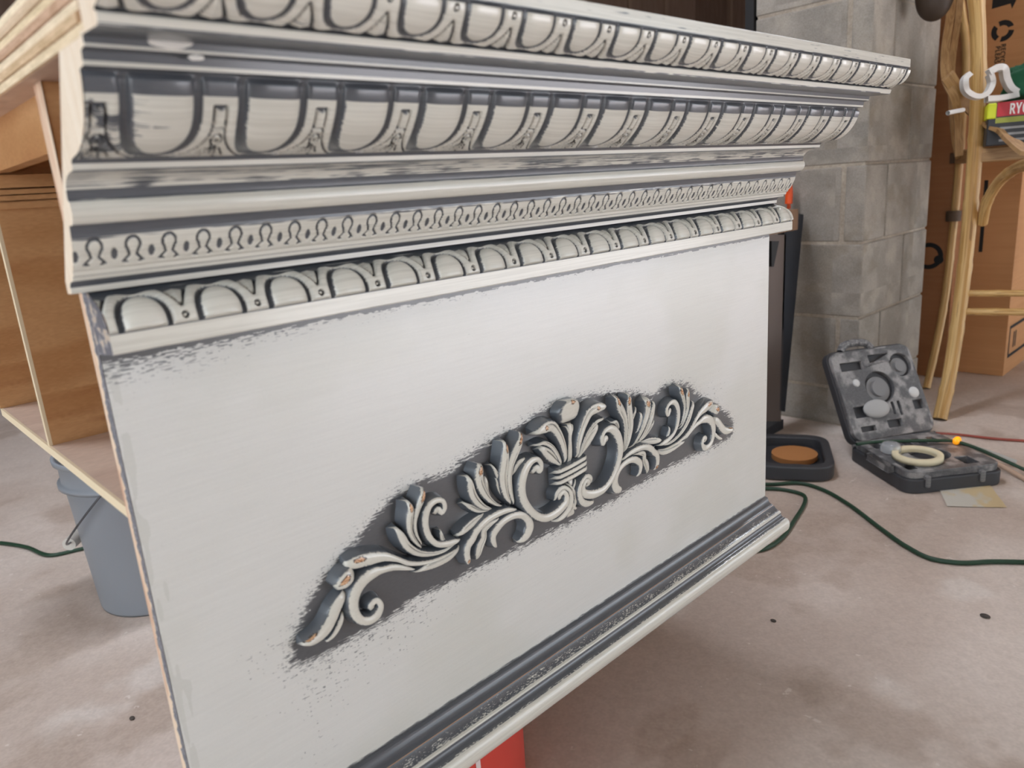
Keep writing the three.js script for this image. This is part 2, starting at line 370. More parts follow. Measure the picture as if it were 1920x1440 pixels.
// ---- assemble a moulding
function moulding(name, pieces, x0, x1, texH, seedN, rows, back, worn = 0, endMat = paleMat) {
  const pr = buildProfile(pieces);
  const coverAt = (x, s) => {
    let m = pr.marks[pr.marks.length - 1]; for (const q of pr.marks) if (s <= q.b) { m = q; break; }
    if (m.row) { const R = rows[m.row], n = Math.round((x - R.start) / R.pitch); const rubbed = name === 'crown_moulding' && m.row === 'eggs' ? 0.65 * smooth(0.062, 0.0, x) * smooth(0.40, 0.62, fbm(x * 90, s * 160, 4)) : 0; return R.pattern(x - R.start - n * R.pitch, s - m.a, m.b - m.a).w - rubbed; }
    return typeof m.paint === 'function' ? m.paint((s - m.a) / (m.b - m.a), x) : m.paint;
  };
  const material = paintMaterial(brushed(pr, x0, x1, texH, seedN, coverAt, worn, name === 'base_moulding' ? 420 : 36));
  const core = obj(name, sweepPlain(pr, x0, x1, pr.marks.filter((m) => !m.row)), material, hood);
  for (const m of pr.marks) if (m.row) {
    const R = rows[m.row], n0 = Math.floor((x0 - R.start) / R.pitch + 0.5), n1 = Math.ceil((x1 - R.start) / R.pitch - 0.5);
    const whole = (x, sv, L) => { const k = Math.round((x - R.start) / R.pitch); return R.pattern(x - R.start - k * R.pitch, sv, L); };
    const between = (k) => k === 'dart' || k === 'slit';
    for (let n = n0 - 1; n <= n1; n++) for (const shift of [0, 0.5]) {    // eggs and frames from one window, what stands between them from the next
      const c = R.start + (n + shift) * R.pitch, a = Math.max(x0, c - R.pitch / 2), b = Math.min(x1, c + R.pitch / 2);
      if (b - a < 0.001) continue;
      const cells = carvedCell(pr, m, a, b, Math.max(3, Math.round(R.nu * (b - a) / R.pitch)), R.nv, whole, x0, x1, (k) => between(k) === (shift > 0));
      for (const k of Object.keys(cells).sort()) obj(k, cells[k], material, core);
    }
  }
  // cut ends of bare wood and the unpainted back
  const outline = [...pr.pts.map((p) => new THREE.Vector2(p.z, p.y)), ...back.map(([z, y]) => new THREE.Vector2(z, y + Y0))];
  const tri = THREE.ShapeUtils.triangulateShape(outline, []);
  for (const [x, sgn] of [[x0, -1], [x1, 1]]) {
    const P = [], U = [], N = [], I = [];
    for (const q of outline) { P.push(x, q.y, q.x); U.push(q.y, q.x); N.push(sgn, 0, 0); }
    for (const t of tri) I.push(t[0], t[1], t[2]);
    const g = new THREE.BufferGeometry(); g.setAttribute('position', new THREE.Float32BufferAttribute(P, 3)); g.setAttribute('normal', new THREE.Float32BufferAttribute(N, 3)); g.setAttribute('uv', new THREE.Float32BufferAttribute(U, 2)); g.setIndex(I);
    obj('cut_end', g, sgn < 0 ? endMat : material, core);
  }
  const bp = [outline[pr.pts.length - 1], ...outline.slice(pr.pts.length), outline[0]], P = [], U = [], I = [];
  bp.forEach((q, i) => { P.push(x0, q.y, q.x, x1, q.y, q.x); U.push(x0, q.y, x1, q.y); if (i) { const a = i * 2; I.push(a - 2, a - 1, a, a - 1, a + 1, a); } });
  const g = new THREE.BufferGeometry(); g.setAttribute('position', new THREE.Float32BufferAttribute(P, 3)); g.setAttribute('uv', new THREE.Float32BufferAttribute(U, 2)); g.setIndex(I); g.computeVertexNormals();
  obj('back_face', g, birchMat, core);
  return core;
}
const greyEnd = new THREE.MeshStandardMaterial({ map: texture(128, 128, (u, v) => { const f = fbm(u * 14, v * 14, 4); return f > 0.62 ? [196, 178, 160] : f > 0.5 ? [150, 146, 148] : [112, 110, 116]; }), roughness: 0.6 }); greyEnd.map.repeat.set(14, 14);
const lowEdge = (t) => t > 0.66 ? 0.95 : 0.0;             // white dragged along the lower arris only
const crown = moulding('crown_moulding', [
  { pts: [[0.134, 0.0855], [0.1332, 0.0808]], paint: (t) => t > 0.68 ? 0.9 : 0.05 },
  { pts: [[0.1332, 0.0808], [0.1275, 0.0800]], paint: 0 },
  { pts: [[0.1275, 0.0800], [0.1262, 0.0735]], paint: lowEdge },
  { pts: [[0.1262, 0.0735], [0.1195, 0.0728]], paint: 0 },
  { pts: [[0.1195, 0.0728], [0.1165, 0.0500], [0.0980, 0.0360], [0.0775, 0.0350]], n: 40, row: 'eggs' },
  { pts: [[0.0775, 0.0350], [0.0732, 0.0340]], paint: -0.1 },
  { pts: [[0.0732, 0.0340], [0.0715, 0.0318]], paint: 0.1 },
  { pts: [[0.0715, 0.0318], [0.0708, 0.0285]], paint: 0.95 },
  { pts: [[0.0708, 0.0285], [0.0665, 0.0280]], paint: -0.2 },
  { pts: [[0.0665, 0.0280], [0.0540, 0.0272], [0.0482, 0.0220], [0.0475, 0.0140]], paint: (t) => t < 0.08 ? 0.1 : t > 0.80 ? 0.0 : 0.55 },
  { pts: [[0.0475, 0.0140], [0.0482, 0.0130]], paint: 0.2 },
  { pts: [[0.0482, 0.0130], [0.0525, 0.0105], [0.0515, 0.0005], [0.0440, -0.0012]], paint: (t) => t < 0.05 || t > 0.9 ? 0.3 : 1.05 },
  { pts: [[0.0440, -0.0012], [0.0392, -0.0008]], paint: -0.3 },
  { pts: [[0.0392, -0.0008], [0.0375, -0.0065]], paint: -0.1 },
  { pts: [[0.0375, -0.0065], [0.0360, -0.0140], [0.0300, -0.0240], [0.0245, -0.0288]], n: 24, row: 'keys' },
  { pts: [[0.0245, -0.0288], [0.0238, -0.0315]], paint: 0.95 },
  { pts: [[0.0238, -0.0315], [0.0208, -0.0319]], paint: -0.3 },
  { pts: [[0.0208, -0.0319], [0.0203, -0.0345]], paint: 0.9 },
  { pts: [[0.0203, -0.0345], [0.0140, -0.0345], [0.0108, -0.0362], [0.0104, -0.0388]], paint: -0.2 },
  { pts: [[0.0104, -0.0388], [0.0100, -0.0428]], paint: 0.9 },
  { pts: [[0.0100, -0.0428], [0.0010, -0.0430]], paint: -0.3 },
], -0.011, W + 0.001, 768, 11, { eggs: { start: 0.0271, pitch: 0.0635, nu: 80, nv: 72, pattern: crownEggs }, keys: { start: 0.0235, pitch: 0.0223, nu: 34, nv: 34, pattern: keyholePattern } },
  [[0.0012, -0.035], [0.0915, 0.0855]], 0.5);
moulding('top_moulding', [
  { pts: [[0.138, 0.1230], [0.1800, 0.1230]], paint: 0.9 },
  { pts: [[0.1800, 0.1230], [0.1812, 0.1222]], paint: 0.9 },
  { pts: [[0.1812, 0.1222], [0.1812, 0.1125]], paint: (t) => t > 0.94 ? 0.3 : 0.74 },
  { pts: [[0.1812, 0.1125], [0.1795, 0.1118]], paint: -0.1 },
  { pts: [[0.1795, 0.1118], [0.1795, 0.1030], [0.1710, 0.0945], [0.1600, 0.0928]], n: 36, row: 'eggs' },
  { pts: [[0.1600, 0.0928], [0.1572, 0.0915]], paint: -0.1 },
  { pts: [[0.1572, 0.0915], [0.1600, 0.0905]], paint: 0.0 },
  { pts: [[0.1600, 0.0905], [0.1605, 0.0895]], paint: 0.95 },
  { pts: [[0.1605, 0.0895], [0.1590, 0.0850]], paint: (t) => t < 0.75 ? 0.95 : 0.35 },
  { pts: [[0.1590, 0.0850], [0.1310, 0.0856]], paint: -0.3 },  // grey underside run back to stand for the shaded gap above the crown
], -0.0112, W + 0.001, 256, 31, { eggs: { start: 0.0164, pitch: 0.0474, nu: 64, nv: 52, pattern: topEggs } }, [[0.131, 0.0872], [0.138, 0.0875], [0.138, 0.1228]], 0.2);
moulding('rail_moulding', [
  { pts: [[0.0008, -0.0432], [0.0060, -0.0438]], paint: -0.3 },
  { pts: [[0.0060, -0.0438], [0.0148, -0.0486]], paint: (t, x) => 0.05 + 0.25 * Math.exp(-(((t - 0.4) / 0.1) ** 2)) },
  { pts: [[0.0148, -0.0486], [0.0245, -0.0500], [0.0325, -0.0580], [0.0336, -0.0690]], n: 36, row: 'eggs' },
  { pts: [[0.0336, -0.0690], [0.0345, -0.0693]], paint: 0.2 },
  { pts: [[0.0345, -0.0693], [0.0345, -0.0812]], paint: 1.0 },
  { pts: [[0.0345, -0.0812], [0.0330, -0.0822]], paint: 0.7 },
  { pts: [[0.0330, -0.0822], [0.0005, -0.0850]], paint: -0.3 },
], -0.001, W + 0.001, 256, 51, { eggs: { start: 0.0220, pitch: 0.0509, nu: 64, nv: 52, pattern: lowEggs } }, [[0.0003, -0.06]], 0, greyEnd);
moulding('base_moulding', [
  { pts: [[0.0003, -0.5045], [0.0040, -0.5060]], paint: 0.0 },
  { pts: [[0.0040, -0.5060], [0.0050, -0.5120], [0.0080, -0.5150], [0.0135, -0.5158]], paint: -0.05 },
  { pts: [[0.0135, -0.5158], [0.0146, -0.5161]], paint: 9 },
  { pts: [[0.0146, -0.5161], [0.0152, -0.5170]], paint: -0.2 },
  { pts: [[0.0152, -0.5170], [0.0175, -0.5205], [0.0200, -0.5225], [0.0240, -0.5232]], paint: (t) => 0.20 + 0.22 * t },
  { pts: [[0.0240, -0.5232], [0.0262, -0.5240]], paint: 1.0 },
  { pts: [[0.0262, -0.5240], [0.0268, -0.5262]], paint: 1.0 },
  { pts: [[0.0268, -0.5262], [0.0275, -0.5310], [0.0290, -0.5325], [0.0345, -0.5325]], paint: -0.1 },
  { pts: [[0.0345, -0.5325], [0.0450, -0.5315], [0.0450, -0.5560], [0.0300, -0.5575]], n: 26, paint: (t) => t < 0.06 ? 0.4 : 1.1 },
  { pts: [[0.0300, -0.5575], [0.0005, -0.5575]], paint: 0.5 },
], -0.001, W + 0.001, 256, 71, {}, [[0.0003, -0.53]], 0, greyEnd);

// ---- front panel: plywood core, painted face
const HALO = [[93, 438], [101, 459], [112, 477], [129, 495], [153, 512], [174, 524], [192, 536], [214, 548], [245, 552], [264, 550], [285, 552], [297, 558], [320, 561], [343, 568], [378, 570], [398, 575], [432, 581], [463, 578], [495, 576], [534, 569], [575, 559], [613, 545], [631, 551], [661, 553], [692, 541], [724, 517], [772, 490], [807, 460], [805, 440], [765, 438], [703, 440], [652, 441], [609, 439], [558, 438], [526, 435], [486, 435], [429, 436], [386, 437], [345, 437], [307, 438], [271, 438], [238, 441], [212, 439], [187, 434], [163, 432], [130, 432], [101, 434]].map(([x, y]) => [x / 1000, y / 1000 - 0.03]);
function polyDist(x, y) {                                   // signed, negative inside
  let d = 1e9, inside = false;
  for (let i = 0, j = HALO.length - 1; i < HALO.length; j = i++) {
    const [ax, ay] = HALO[j], [bx, by] = HALO[i];
    const t = clamp(((x - ax) * (bx - ax) + (y - ay) * (by - ay)) / ((bx - ax) ** 2 + (by - ay) ** 2));
    d = Math.min(d, Math.hypot(x - ax - t * (bx - ax), y - ay - t * (by - ay)));
    if ((ay > y) !== (by > y) && x < (bx - ax) * (y - ay) / (by - ay) + ax) inside = !inside;
  }
  return inside ? -d : d;
}
const PB = 0.235, PT = 0.745;                               // painted part of the face
{
  const gw = 400, gh = 230, grid = new Float32Array(gw * gh);
  for (let j = 0; j < gh; j++) for (let i = 0; i < gw; i++) grid[j * gw + i] = polyDist(W * i / (gw - 1), mix(PB, PT, j / (gh - 1)));
  const dist = (u, v) => { const x = u * (gw - 1), y = v * (gh - 1), i = Math.min(gw - 2, x | 0), j = Math.min(gh - 2, y | 0), a = x - i, b = y - j, k = j * gw + i; return mix(mix(grid[k], grid[k + 1], a), mix(grid[k + gw], grid[k + gw + 1], a), b); };
  const panelMap = texture(2048, 1152, (u, v) => {
    const x = u * W, y = mix(PB, PT, v);
    const fleck = noise(x * 330, y * 1700), fleck2 = noise(x * 640 + 9, y * 2200), st = fbm(x * 26, y * 900, 3), big = fbm(x * 7, y * 9, 4), wisp = fbm(x * 120, y * 800 + 7, 3);
    let c = mix3([228, 227, 223], [221, 220, 213], smooth(0.35, 0.7, big));
    const k = (st - 0.5) * 7 + (fleck2 - 0.5) * 3; c = [c[0] + k, c[1] + k, c[2] + k];
    const d = dist(u, v);
    // dark ground left round the ornament, the white dragged up to it along the grain
    const rag = (wisp - 0.5) * 0.014 + (noise(x * 130, y * 1300) - 0.5) * 0.006;
    let dark = 1 - smooth(-0.0015, 0.0015, d + rag * (d > -0.004 ? 1 : 0.3));
    const near = Math.exp(-Math.max(0, d) / 0.012), far = Math.exp(-Math.max(0, d) / 0.045);
    dark = Math.max(dark, smooth(0.70, 0.80, fleck * 0.5 + fleck2 * 0.25 + near * 0.32) * Math.min(1, near * 1.6) * 0.75);
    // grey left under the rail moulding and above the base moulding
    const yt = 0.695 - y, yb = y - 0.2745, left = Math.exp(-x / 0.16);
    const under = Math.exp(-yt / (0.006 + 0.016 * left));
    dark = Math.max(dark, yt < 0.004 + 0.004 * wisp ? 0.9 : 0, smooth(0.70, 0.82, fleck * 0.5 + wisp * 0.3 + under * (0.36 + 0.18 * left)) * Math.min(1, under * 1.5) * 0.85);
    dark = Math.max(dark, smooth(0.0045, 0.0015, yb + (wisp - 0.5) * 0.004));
    // stray flecks of ground in the pores of the wood
    const field = fbm(x * 9 + 4, y * 12 + 2, 3), lowLeft = Math.exp(-(((x - 0.16) / 0.12) ** 2) - (((y - 0.40) / 0.07) ** 2)), upLeft = Math.exp(-x / 0.14) * smooth(0.50, 0.68, y);
    const pore = noise(x * 260 + 31, y * 1500 + 5);
    dark = Math.max(dark, smooth(0.905, 0.945, pore * 0.86 + (field - 0.5) * 0.24 + 0.10 * lowLeft + 0.11 * upLeft + 0.07 * far) * 0.62);
    const grey = [82 + (fleck - 0.5) * 8, 83 + (fleck - 0.5) * 8, 86 + (fleck - 0.5) * 8];
    c = mix3(c, grey, dark);
    if (dark < 0.3 && x < 0.02 && noise(x * 300, y * 60) > 0.5 + x * 30) c = mix3(c, [204, 204, 196], 0.4);
    return c;
  });
  panelMap.wrapS = panelMap.wrapT = THREE.ClampToEdgeWrapping;
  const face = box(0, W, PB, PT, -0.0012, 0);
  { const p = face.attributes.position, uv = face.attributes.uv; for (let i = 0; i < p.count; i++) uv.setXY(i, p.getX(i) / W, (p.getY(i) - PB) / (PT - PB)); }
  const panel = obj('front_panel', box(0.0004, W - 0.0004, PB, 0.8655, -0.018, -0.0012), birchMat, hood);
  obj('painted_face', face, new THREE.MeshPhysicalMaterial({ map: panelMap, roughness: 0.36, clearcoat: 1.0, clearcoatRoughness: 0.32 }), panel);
  // raw edge of the panel, with grey paint that ran over the front arris
  const edgeMap = texture(64, 2048, (u, v) => {
    const y = v * 0.64, rag = (fbm(y * 160, 3, 4) - 0.5) * 0.5 + (fbm(y * 30, 8, 2) - 0.5) * 0.3, f = noise(u * 20, y * 700);
    const wood = mix3([232, 206, 180], [212, 172, 144], smooth(0.4, 0.7, fbm(u * 6, y * 30, 3)));
    const paint = f > 0.72 ? [160, 158, 162] : [112, 110, 116];
    return (u + rag > 0.52 && v < 0.83) ? paint : wood;
  });
  const eg = new THREE.PlaneGeometry(0.018, 0.6305); eg.rotateY(-Math.PI / 2); eg.translate(-0.0004, (PB + 0.8655) / 2, -0.009);
  obj('raw_edge', eg, new THREE.MeshStandardMaterial({ map: edgeMap, roughness: 0.8 }), panel);
}
// ---- slab of stacked veneers on top, and the carcase behind the panel
{
  const slab = obj('top_slab', box(-0.0085, W + 0.001, 0.8658, 0.9028, -0.51, 0.1375), boardMat, hood);
  const veneers = [[232, 210, 176], [206, 176, 140], [236, 216, 186], [196, 160, 132], [230, 208, 172], [214, 188, 158], [238, 220, 190]];
  veneers.forEach((c, i) => {
    const h = 0.0370 / veneers.length, y = 0.8658 + i * h, m = texture(512, 32, (u, v) => { const f = fbm(u * 40 + i * 9, v * 3, 4), k = (f - 0.5) * 46 + (noise(u * 400, v * 8) - 0.5) * 22; return [c[0] + k, c[1] + k, c[2] + k * 1.1]; });
    const g = box(-0.0105 - 0.0010 * (i % 2), -0.0080, y + 0.0002, y + h - 0.0002, -0.51, 0.1375 - 0.002 * ((i * 3) % 4));
    const p = g.attributes.position, uv = g.attributes.uv; for (let q = 0; q < p.count; q++) uv.setXY(q, (p.getZ(q) + 0.51) / 0.66, (p.getY(q) - y) / h);
    obj('veneer', g, new THREE.MeshStandardMaterial({ map: m, roughness: 0.85 }), slab);
  });
  const by = 0.574;
  const board = obj('bottom_board', box(0.006, W, by - 0.0085, by, -0.50, -0.018), boardMat, hood);
  obj('board_edge', box(0.0035, 0.0061, by - 0.0085, by, -0.50, -0.018), edgeMat, board);
  const part = obj('partition', box(0.0075, W, by, 0.8685, -0.2745, -0.268), birchMat, hood);
  obj('board_edge', box(0.0045, 0.0075, by, 0.8685, -0.2745, -0.268), edgeMat, part);
  for (const [y0, y1, d] of [[0.797, 0.803, 0.004], [0.8045, 0.8085, 0.007], [0.8095, 0.8135, 0.010], [0.815, 0.826, 0.014]]) obj('trim_strip', box(0.008, W, y0, y1, -0.268, -0.268 + d), birchMat, part);
  obj('back_panel', box(0.004, W, by, 0.8685, -0.512, -0.500), birchMat, hood);
  obj('gusset', box(0.010, 0.022, 0.828, 0.8685, -0.267, -0.019), birchMat, hood);
  obj('bearer', box(0.16, W - 0.02, 0.334, 0.372, -0.30, -0.0185), birchMat, hood);
  obj('side_panel', box(W - 0.012, W - 0.001, 0.334, 0.8685, -0.50, -0.0185), birchMat, hood);
}

// ---- carved applique: half of the strokes, mirrored about the middle. [kind, height mm, x y halfwidth in mm ...]
const STROKES = [
  ['tip_leaf', 13, [-343.5,-52.7,1.9,-333.3,-53.4,5.0,-321.8,-50.2,6.6,-313.8,-43.0,6.8,-308.4,-36.2,6.8,-302.3,-30.4,5.9,-296.4,-26.3,3.0]],
  ['tip_leaf', 9, [-320.6,-63.4,1.4,-311.2,-59.0,3.0,-304.0,-52.1,3.2,-299.9,-45.3,1.2]],
  ['husk', 13, [-305.8,-18.2,4.3,-300.0,-14.4,7.7,-293.2,-10.6,8.2,-286.6,-8.3,4.8]],
  ['stem', 12, [-293.9,-1.3,3.8,-285.1,-2.1,6.8,-272.6,-3.9,7.2,-256.2,-8.1,5.3,-242.3,-16.5,3.0,-231.5,-24.7,2.8,-219.9,-30.1,2.5,-203.0,-34.2,2.1,-187.2,-35.2,1.5,-168.5,-34.1,0.5]],
  ['scroll', 11, [-272.0,-54.8,2.8,-274.1,-48.9,4.5,-268.6,-47.0,3.6,-264.8,-54.2,3.7,-269.6,-60.9,5.4,-277.4,-62.5,5.0,-286.1,-58.3,4.6,-291.6,-48.5,5.5,-291.8,-37.0,6.6,-287.3,-27.8,7.2,-278.1,-21.4,6.9,-266.6,-19.4,6.1,-259.9,-20.3,4.3,-247.0,-23.0,3.9,-234.1,-29.4,2.8,-221.9,-36.7,0.6]],
  ['leaf', 10, [-223.8,-38.4,0.5,-211.8,-38.9,3.7,-196.2,-40.3,5.4,-181.0,-40.2,5.6,-170.3,-37.6,3.9,-165.4,-35.6,0.6]],
  ['leaf', 13, [-240.3,13.9,1.7,-236.2,4.2,4.6,-230.0,-8.4,4.6,-219.3,-19.5,3.8,-204.9,-27.1,2.9,-187.4,-30.9,2.2,-168.0,-27.8,0.6]],
  ['leaf', 15, [-225.7,35.5,1.5,-224.1,26.9,4.2,-226.1,15.5,4.7,-225.7,4.0,3.4,-219.5,-9.2,2.3,-212.2,-18.8,0.6]],
  ['leaf', 15, [-207.7,42.5,2.1,-210.2,34.0,4.5,-215.7,23.9,3.9,-219.7,11.5,2.6,-218.8,-0.3,2.0,-211.8,-15.6,0.5]],
  ['scroll', 11, [-193.9,9.4,2.6,-190.4,13.5,3.8,-186.1,8.6,3.2,-182.6,12.4,3.5,-183.8,19.5,3.0,-191.2,23.4,3.7,-200.2,21.6,4.8,-206.0,13.4,5.0,-207.4,2.3,4.5,-204.1,-9.9,3.9,-196.5,-19.7,3.4,-185.1,-24.7,3.9,-175.1,-26.5,3.7,-165.3,-27.8,0.5]],
  ['leaf', 10, [-189.3,-8.3,0.7,-188.7,-15.4,2.8,-185.9,-21.6,2.6,-178.3,-26.4,0.6]],
  ['leaf', 13, [-152.8,35.6,1.9,-150.3,25.4,4.9,-147.8,15.0,5.5,-142.4,5.3,4.9,-132.6,-5.2,3.4,-120.0,-12.1,0.4]],
  ['leaf', 9, [-158.3,8.6,1.1,-149.1,0.5,3.2,-138.1,-7.5,2.8,-121.0,-13.7,0.4]],
  ['leaf', 14, [-135.9,43.2,3.9,-138.9,35.5,6.6,-138.5,24.2,6.1,-133.8,13.0,5.2,-126.2,1.6,3.6,-115.9,-8.3,1.8,-106.1,-13.7,0.3]],
  ['leaf', 11, [-129.1,26.4,1.9,-128.3,18.3,3.3,-126.5,9.8,2.5,-120.4,-1.3,0.5]],
  ['leaf', 14, [-102.4,57.2,1.8,-102.0,44.8,5.6,-103.9,31.3,6.9,-106.1,20.5,6.8,-105.2,7.7,5.7,-101.2,-5.4,3.7,-94.7,-16.0,0.5]],
  ['leaf', 11, [-119.2,36.3,1.1,-113.1,24.7,2.8,-107.0,12.9,2.9,-101.8,1.3,1.0]],
  ['leaf', 9, [-113.4,20.8,1.2,-110.2,8.1,2.9,-101.9,-6.5,2.2,-92.4,-18.1,0.4]],
  ['leaf', 14, [-78.4,60.0,1.9,-82.5,48.7,5.8,-89.3,38.3,6.5,-94.7,28.4,5.3,-97.3,16.7,4.6,-96.4,2.0,3.7,-93.1,-11.9,1.9,-90.7,-17.9,0.4]],
  ['leaf', 11, [-71.8,29.1,1.1,-79.8,27.1,3.4,-84.4,22.7,3.4,-89.5,13.4,1.0]],
  ['scroll', 13, [-63.5,9.1,3.1,-58.1,13.8,4.5,-52.8,9.3,4.7,-51.0,16.2,4.0,-56.0,22.9,3.5,-65.8,23.6,5.3,-73.6,18.8,6.8,-79.8,9.8,7.0,-82.7,-1.1,6.7,-81.5,-13.5,6.3,-74.2,-27.3,5.6,-62.9,-39.6,5.2,-49.5,-46.9,5.6,-33.9,-47.4,6.3,-23.0,-44.6,6.4,-15.2,-39.8,6.1,-14.6,-31.8,4.1,-19.7,-27.2,3.6,-24.8,-30.4,4.4,-20.3,-34.8,3.1]],
  ['scroll', 12, [-30.8,-34.2,1.6,-28.7,-25.8,3.6,-20.1,-21.8,3.1,-10.6,-27.0,2.9,-6.8,-35.5,4.1,-7.9,-43.8,4.9,-12.5,-50.8,5.0,-20.8,-55.7,4.6,-29.8,-57.4,2.8,-35.6,-57.4,0.8]],
  ['scroll', 9, [-7.9,-21.9,1.2,-0.5,-30.5,2.2,3.0,-39.7,2.6,2.3,-49.0,3.0,-1.9,-54.8,2.7,-8.7,-58.1,1.0]],
  ['leaf', 11, [-170.7,-21.4,1.6,-161.6,-19.2,4.4,-150.7,-16.8,5.1,-140.6,-14.4,3.4,-130.6,-13.2,0.5]],
  ['stem', 11, [-87.7,-23.9,1.1,-102.7,-19.4,3.6,-116.4,-18.0,4.3,-130.1,-18.8,4.6,-140.4,-22.1,4.9,-148.6,-27.4,5.1,-151.9,-31.4,5.3,-159.0,-37.4,5.3,-161.0,-45.5,4.8,-159.7,-53.2,3.9,-157.1,-58.8,1.9]],
  ['leaf', 10, [-113.8,-23.8,0.6,-125.4,-25.8,3.2,-134.9,-30.3,4.5,-135.8,-38.0,4.9,-140.5,-45.2,5.9,-143.5,-53.1,4.8,-144.8,-59.8,1.6]],
  ['scroll', 11, [-119.7,-55.2,1.4,-124.0,-48.9,3.5,-124.8,-39.6,5.0,-116.7,-32.0,5.4,-107.1,-28.3,4.8,-94.1,-28.1,4.6,-82.5,-32.4,4.7,-74.7,-40.9,5.9,-73.1,-50.1,7.6,-77.4,-57.0,6.8,-85.2,-60.7,3.9,-89.0,-62.0,1.2]],
  ['shell_lobe', 10, [-48.1,33.5,2.7,-39.9,25.9,6.1,-29.1,16.1,6.7,-19.4,6.4,3.2,-13.2,0.5,0.6]],
  ['shell_lobe', 12, [-57.2,38.9,1.3,-43.5,37.6,2.8,-31.4,29.9,3.1,-23.1,19.4,2.9,-17.4,9.0,2.2,-13.9,1.7,0.7]],
  ['shell_lobe', 15, [-58.9,53.1,2.2,-45.1,55.2,6.8,-31.4,53.2,7.0,-22.5,43.3,6.3,-16.2,32.1,5.6,-11.8,19.5,4.6,-9.7,3.9,1.5]],
  ['shell_rib', 10, [-5.3,45.1,1.2,-0.5,32.3,2.2,1.7,16.3,2.1,2.1,0.6,1.1]],
];
const AX = 0.4443, AY = Y0 - 0.3;
const appliqueMat = new THREE.MeshPhysicalMaterial({ vertexColors: true, roughness: 0.26, clearcoat: 0.8, clearcoatRoughness: 0.12 });
const lin = (c) => { const k = new THREE.Color().setRGB(c[0] / 255, c[1] / 255, c[2] / 255, THREE.SRGBColorSpace); return [k.r, k.g, k.b]; };
const AWHITE = lin([230, 226, 215]), AGREY = lin([97, 102, 109]), AWOOD = lin([222, 180, 142]), ADARK = lin([60, 46, 40]);  // AGREY is the grey paint lifted towards blue, holding sky sheen on side walls
function strokeGeometry(pts, h, kind, mirror, worn, sd) {
  const c = new THREE.CatmullRomCurve3(pts.map((p) => new THREE.Vector3(p[0], p[1], p[2])), false, 'centripetal');
  const len = c.getLength(), n = Math.max(16, Math.round(len / 0.0011)), K = 26;
  const P = [], Cc = [], I = [];
  for (let i = 0; i <= n; i++) {
    const t = i / n, q = c.getPointAt(t), e = 0.004, qa = c.getPointAt(Math.max(0, t - e)), qb = c.getPointAt(Math.min(1, t + e));
    let tx = qb.x - qa.x, ty = qb.y - qa.y; const l = Math.hypot(tx, ty) || 1; tx /= l; ty /= l;
    const w = Math.max(0.0003, q.z), along = Math.min(1, t * len / 0.006), alongEnd = Math.min(1, (1 - t) * len / 0.006);
    const hh = h * (kind === 'scroll' || kind === 'stem' || kind === 'husk' ? 0.85 + 0.15 * Math.sin(Math.PI * t) : mix(1.0, 0.62, t)) * (0.72 + 0.28 * Math.sqrt(along)) * (0.6 + 0.4 * Math.sqrt(alongEnd));
    for (let k = 0; k <= K; k++) {
      const s = -1 + 2 * k / K, a = Math.abs(s), top = 0.74;
      let o, z;
      if (a > top) { const f = (a - top) / (1 - top); o = Math.sign(s) * (w + 0.0022 * f); z = hh * 0.70 * (1 - f) - 0.0004 * f; }
      else { const f = s / top; o = w * f; z = hh * (0.70 + 0.30 * Math.sqrt(Math.max(0, 1 - f * f))); }
      let groove = 0;
      if (kind === 'leaf' || kind === 'shell_lobe') { groove = Math.exp(-(((s - 0.22) / 0.085) ** 2)) * smooth(0.12, 0.35, t); z -= groove * Math.min(0.0026, w * 0.45); }
      const x = q.x - ty * o, y = q.y + tx * o;
      P.push(AX + (mirror ? -x : x), AY + y, z);
      const nz = noise(x * 1400 + sd, y * 1400), ns = noise(x * 500 + sd, y * 3000);
      const cov = smooth(0.36, 0.5, 0.5 + (0.555 - a) * 3.2 + (nz - 0.5) * 0.30 + (ns - 0.5) * 0.25 - groove * 1.6);
      let col = mix3(AGREY, mix3(AWHITE, lin([200, 196, 184]), 0.35 * ns), cov);
      for (const [t0, s0, rt, rs] of worn) { const dd = Math.hypot((t - t0) / rt, (s - s0) / rs) + (nz - 0.5) * 0.5; if (dd < 0.85) col = mix3(AWOOD, lin([180, 120, 80]), ns > 0.6 ? 1 : 0); else if (dd < 1.05) col = ADARK; }
      Cc.push(...col);
    }
  }
  for (let i = 0; i < n; i++) for (let k = 0; k < K; k++) { const a = i * (K + 1) + k, b = a + 1, d = a + K + 1, e = d + 1; mirror ? I.push(a, d, b, b, d, e) : I.push(a, b, d, b, e, d); }
  for (const i of [0, n]) for (let k = 1; k < K; k++) { const a = i * (K + 1); (i === 0) !== mirror ? I.push(a, a + k + 1, a + k) : I.push(a, a + k, a + k + 1); }
  const g = new THREE.BufferGeometry();
  g.setAttribute('position', new THREE.Float32BufferAttribute(P, 3)); g.setAttribute('color', new THREE.Float32BufferAttribute(Cc, 3)); g.setIndex(I);
  g.computeVertexNormals();
  return g;
}
const applique = partGroup('applique', hood);
applique.userData.label = 'raised scroll and shell ornament with worn tips on a dark ground';
const WORN = { 0: [[0.14, 0.55, 0.12, 0.16]], 2: [[0.45, 0.1, 0.26, 0.26]], 3: [[0.10, 0.2, 0.045, 0.25]], 7: [[0.12, 0.0, 0.08, 0.35]], 8: [[0.12, 0.1, 0.10, 0.4]], 13: [[0.1, 0.1, 0.07, 0.35]], 15: [[0.10, 0.2, 0.07, 0.3]], 18: [[0.08, 0.0, 0.08, 0.3]], 24: [[0.95, 0, 0.03, 0.4]], 29: [[0.2, 0.0, 0.03, 0.25]] };
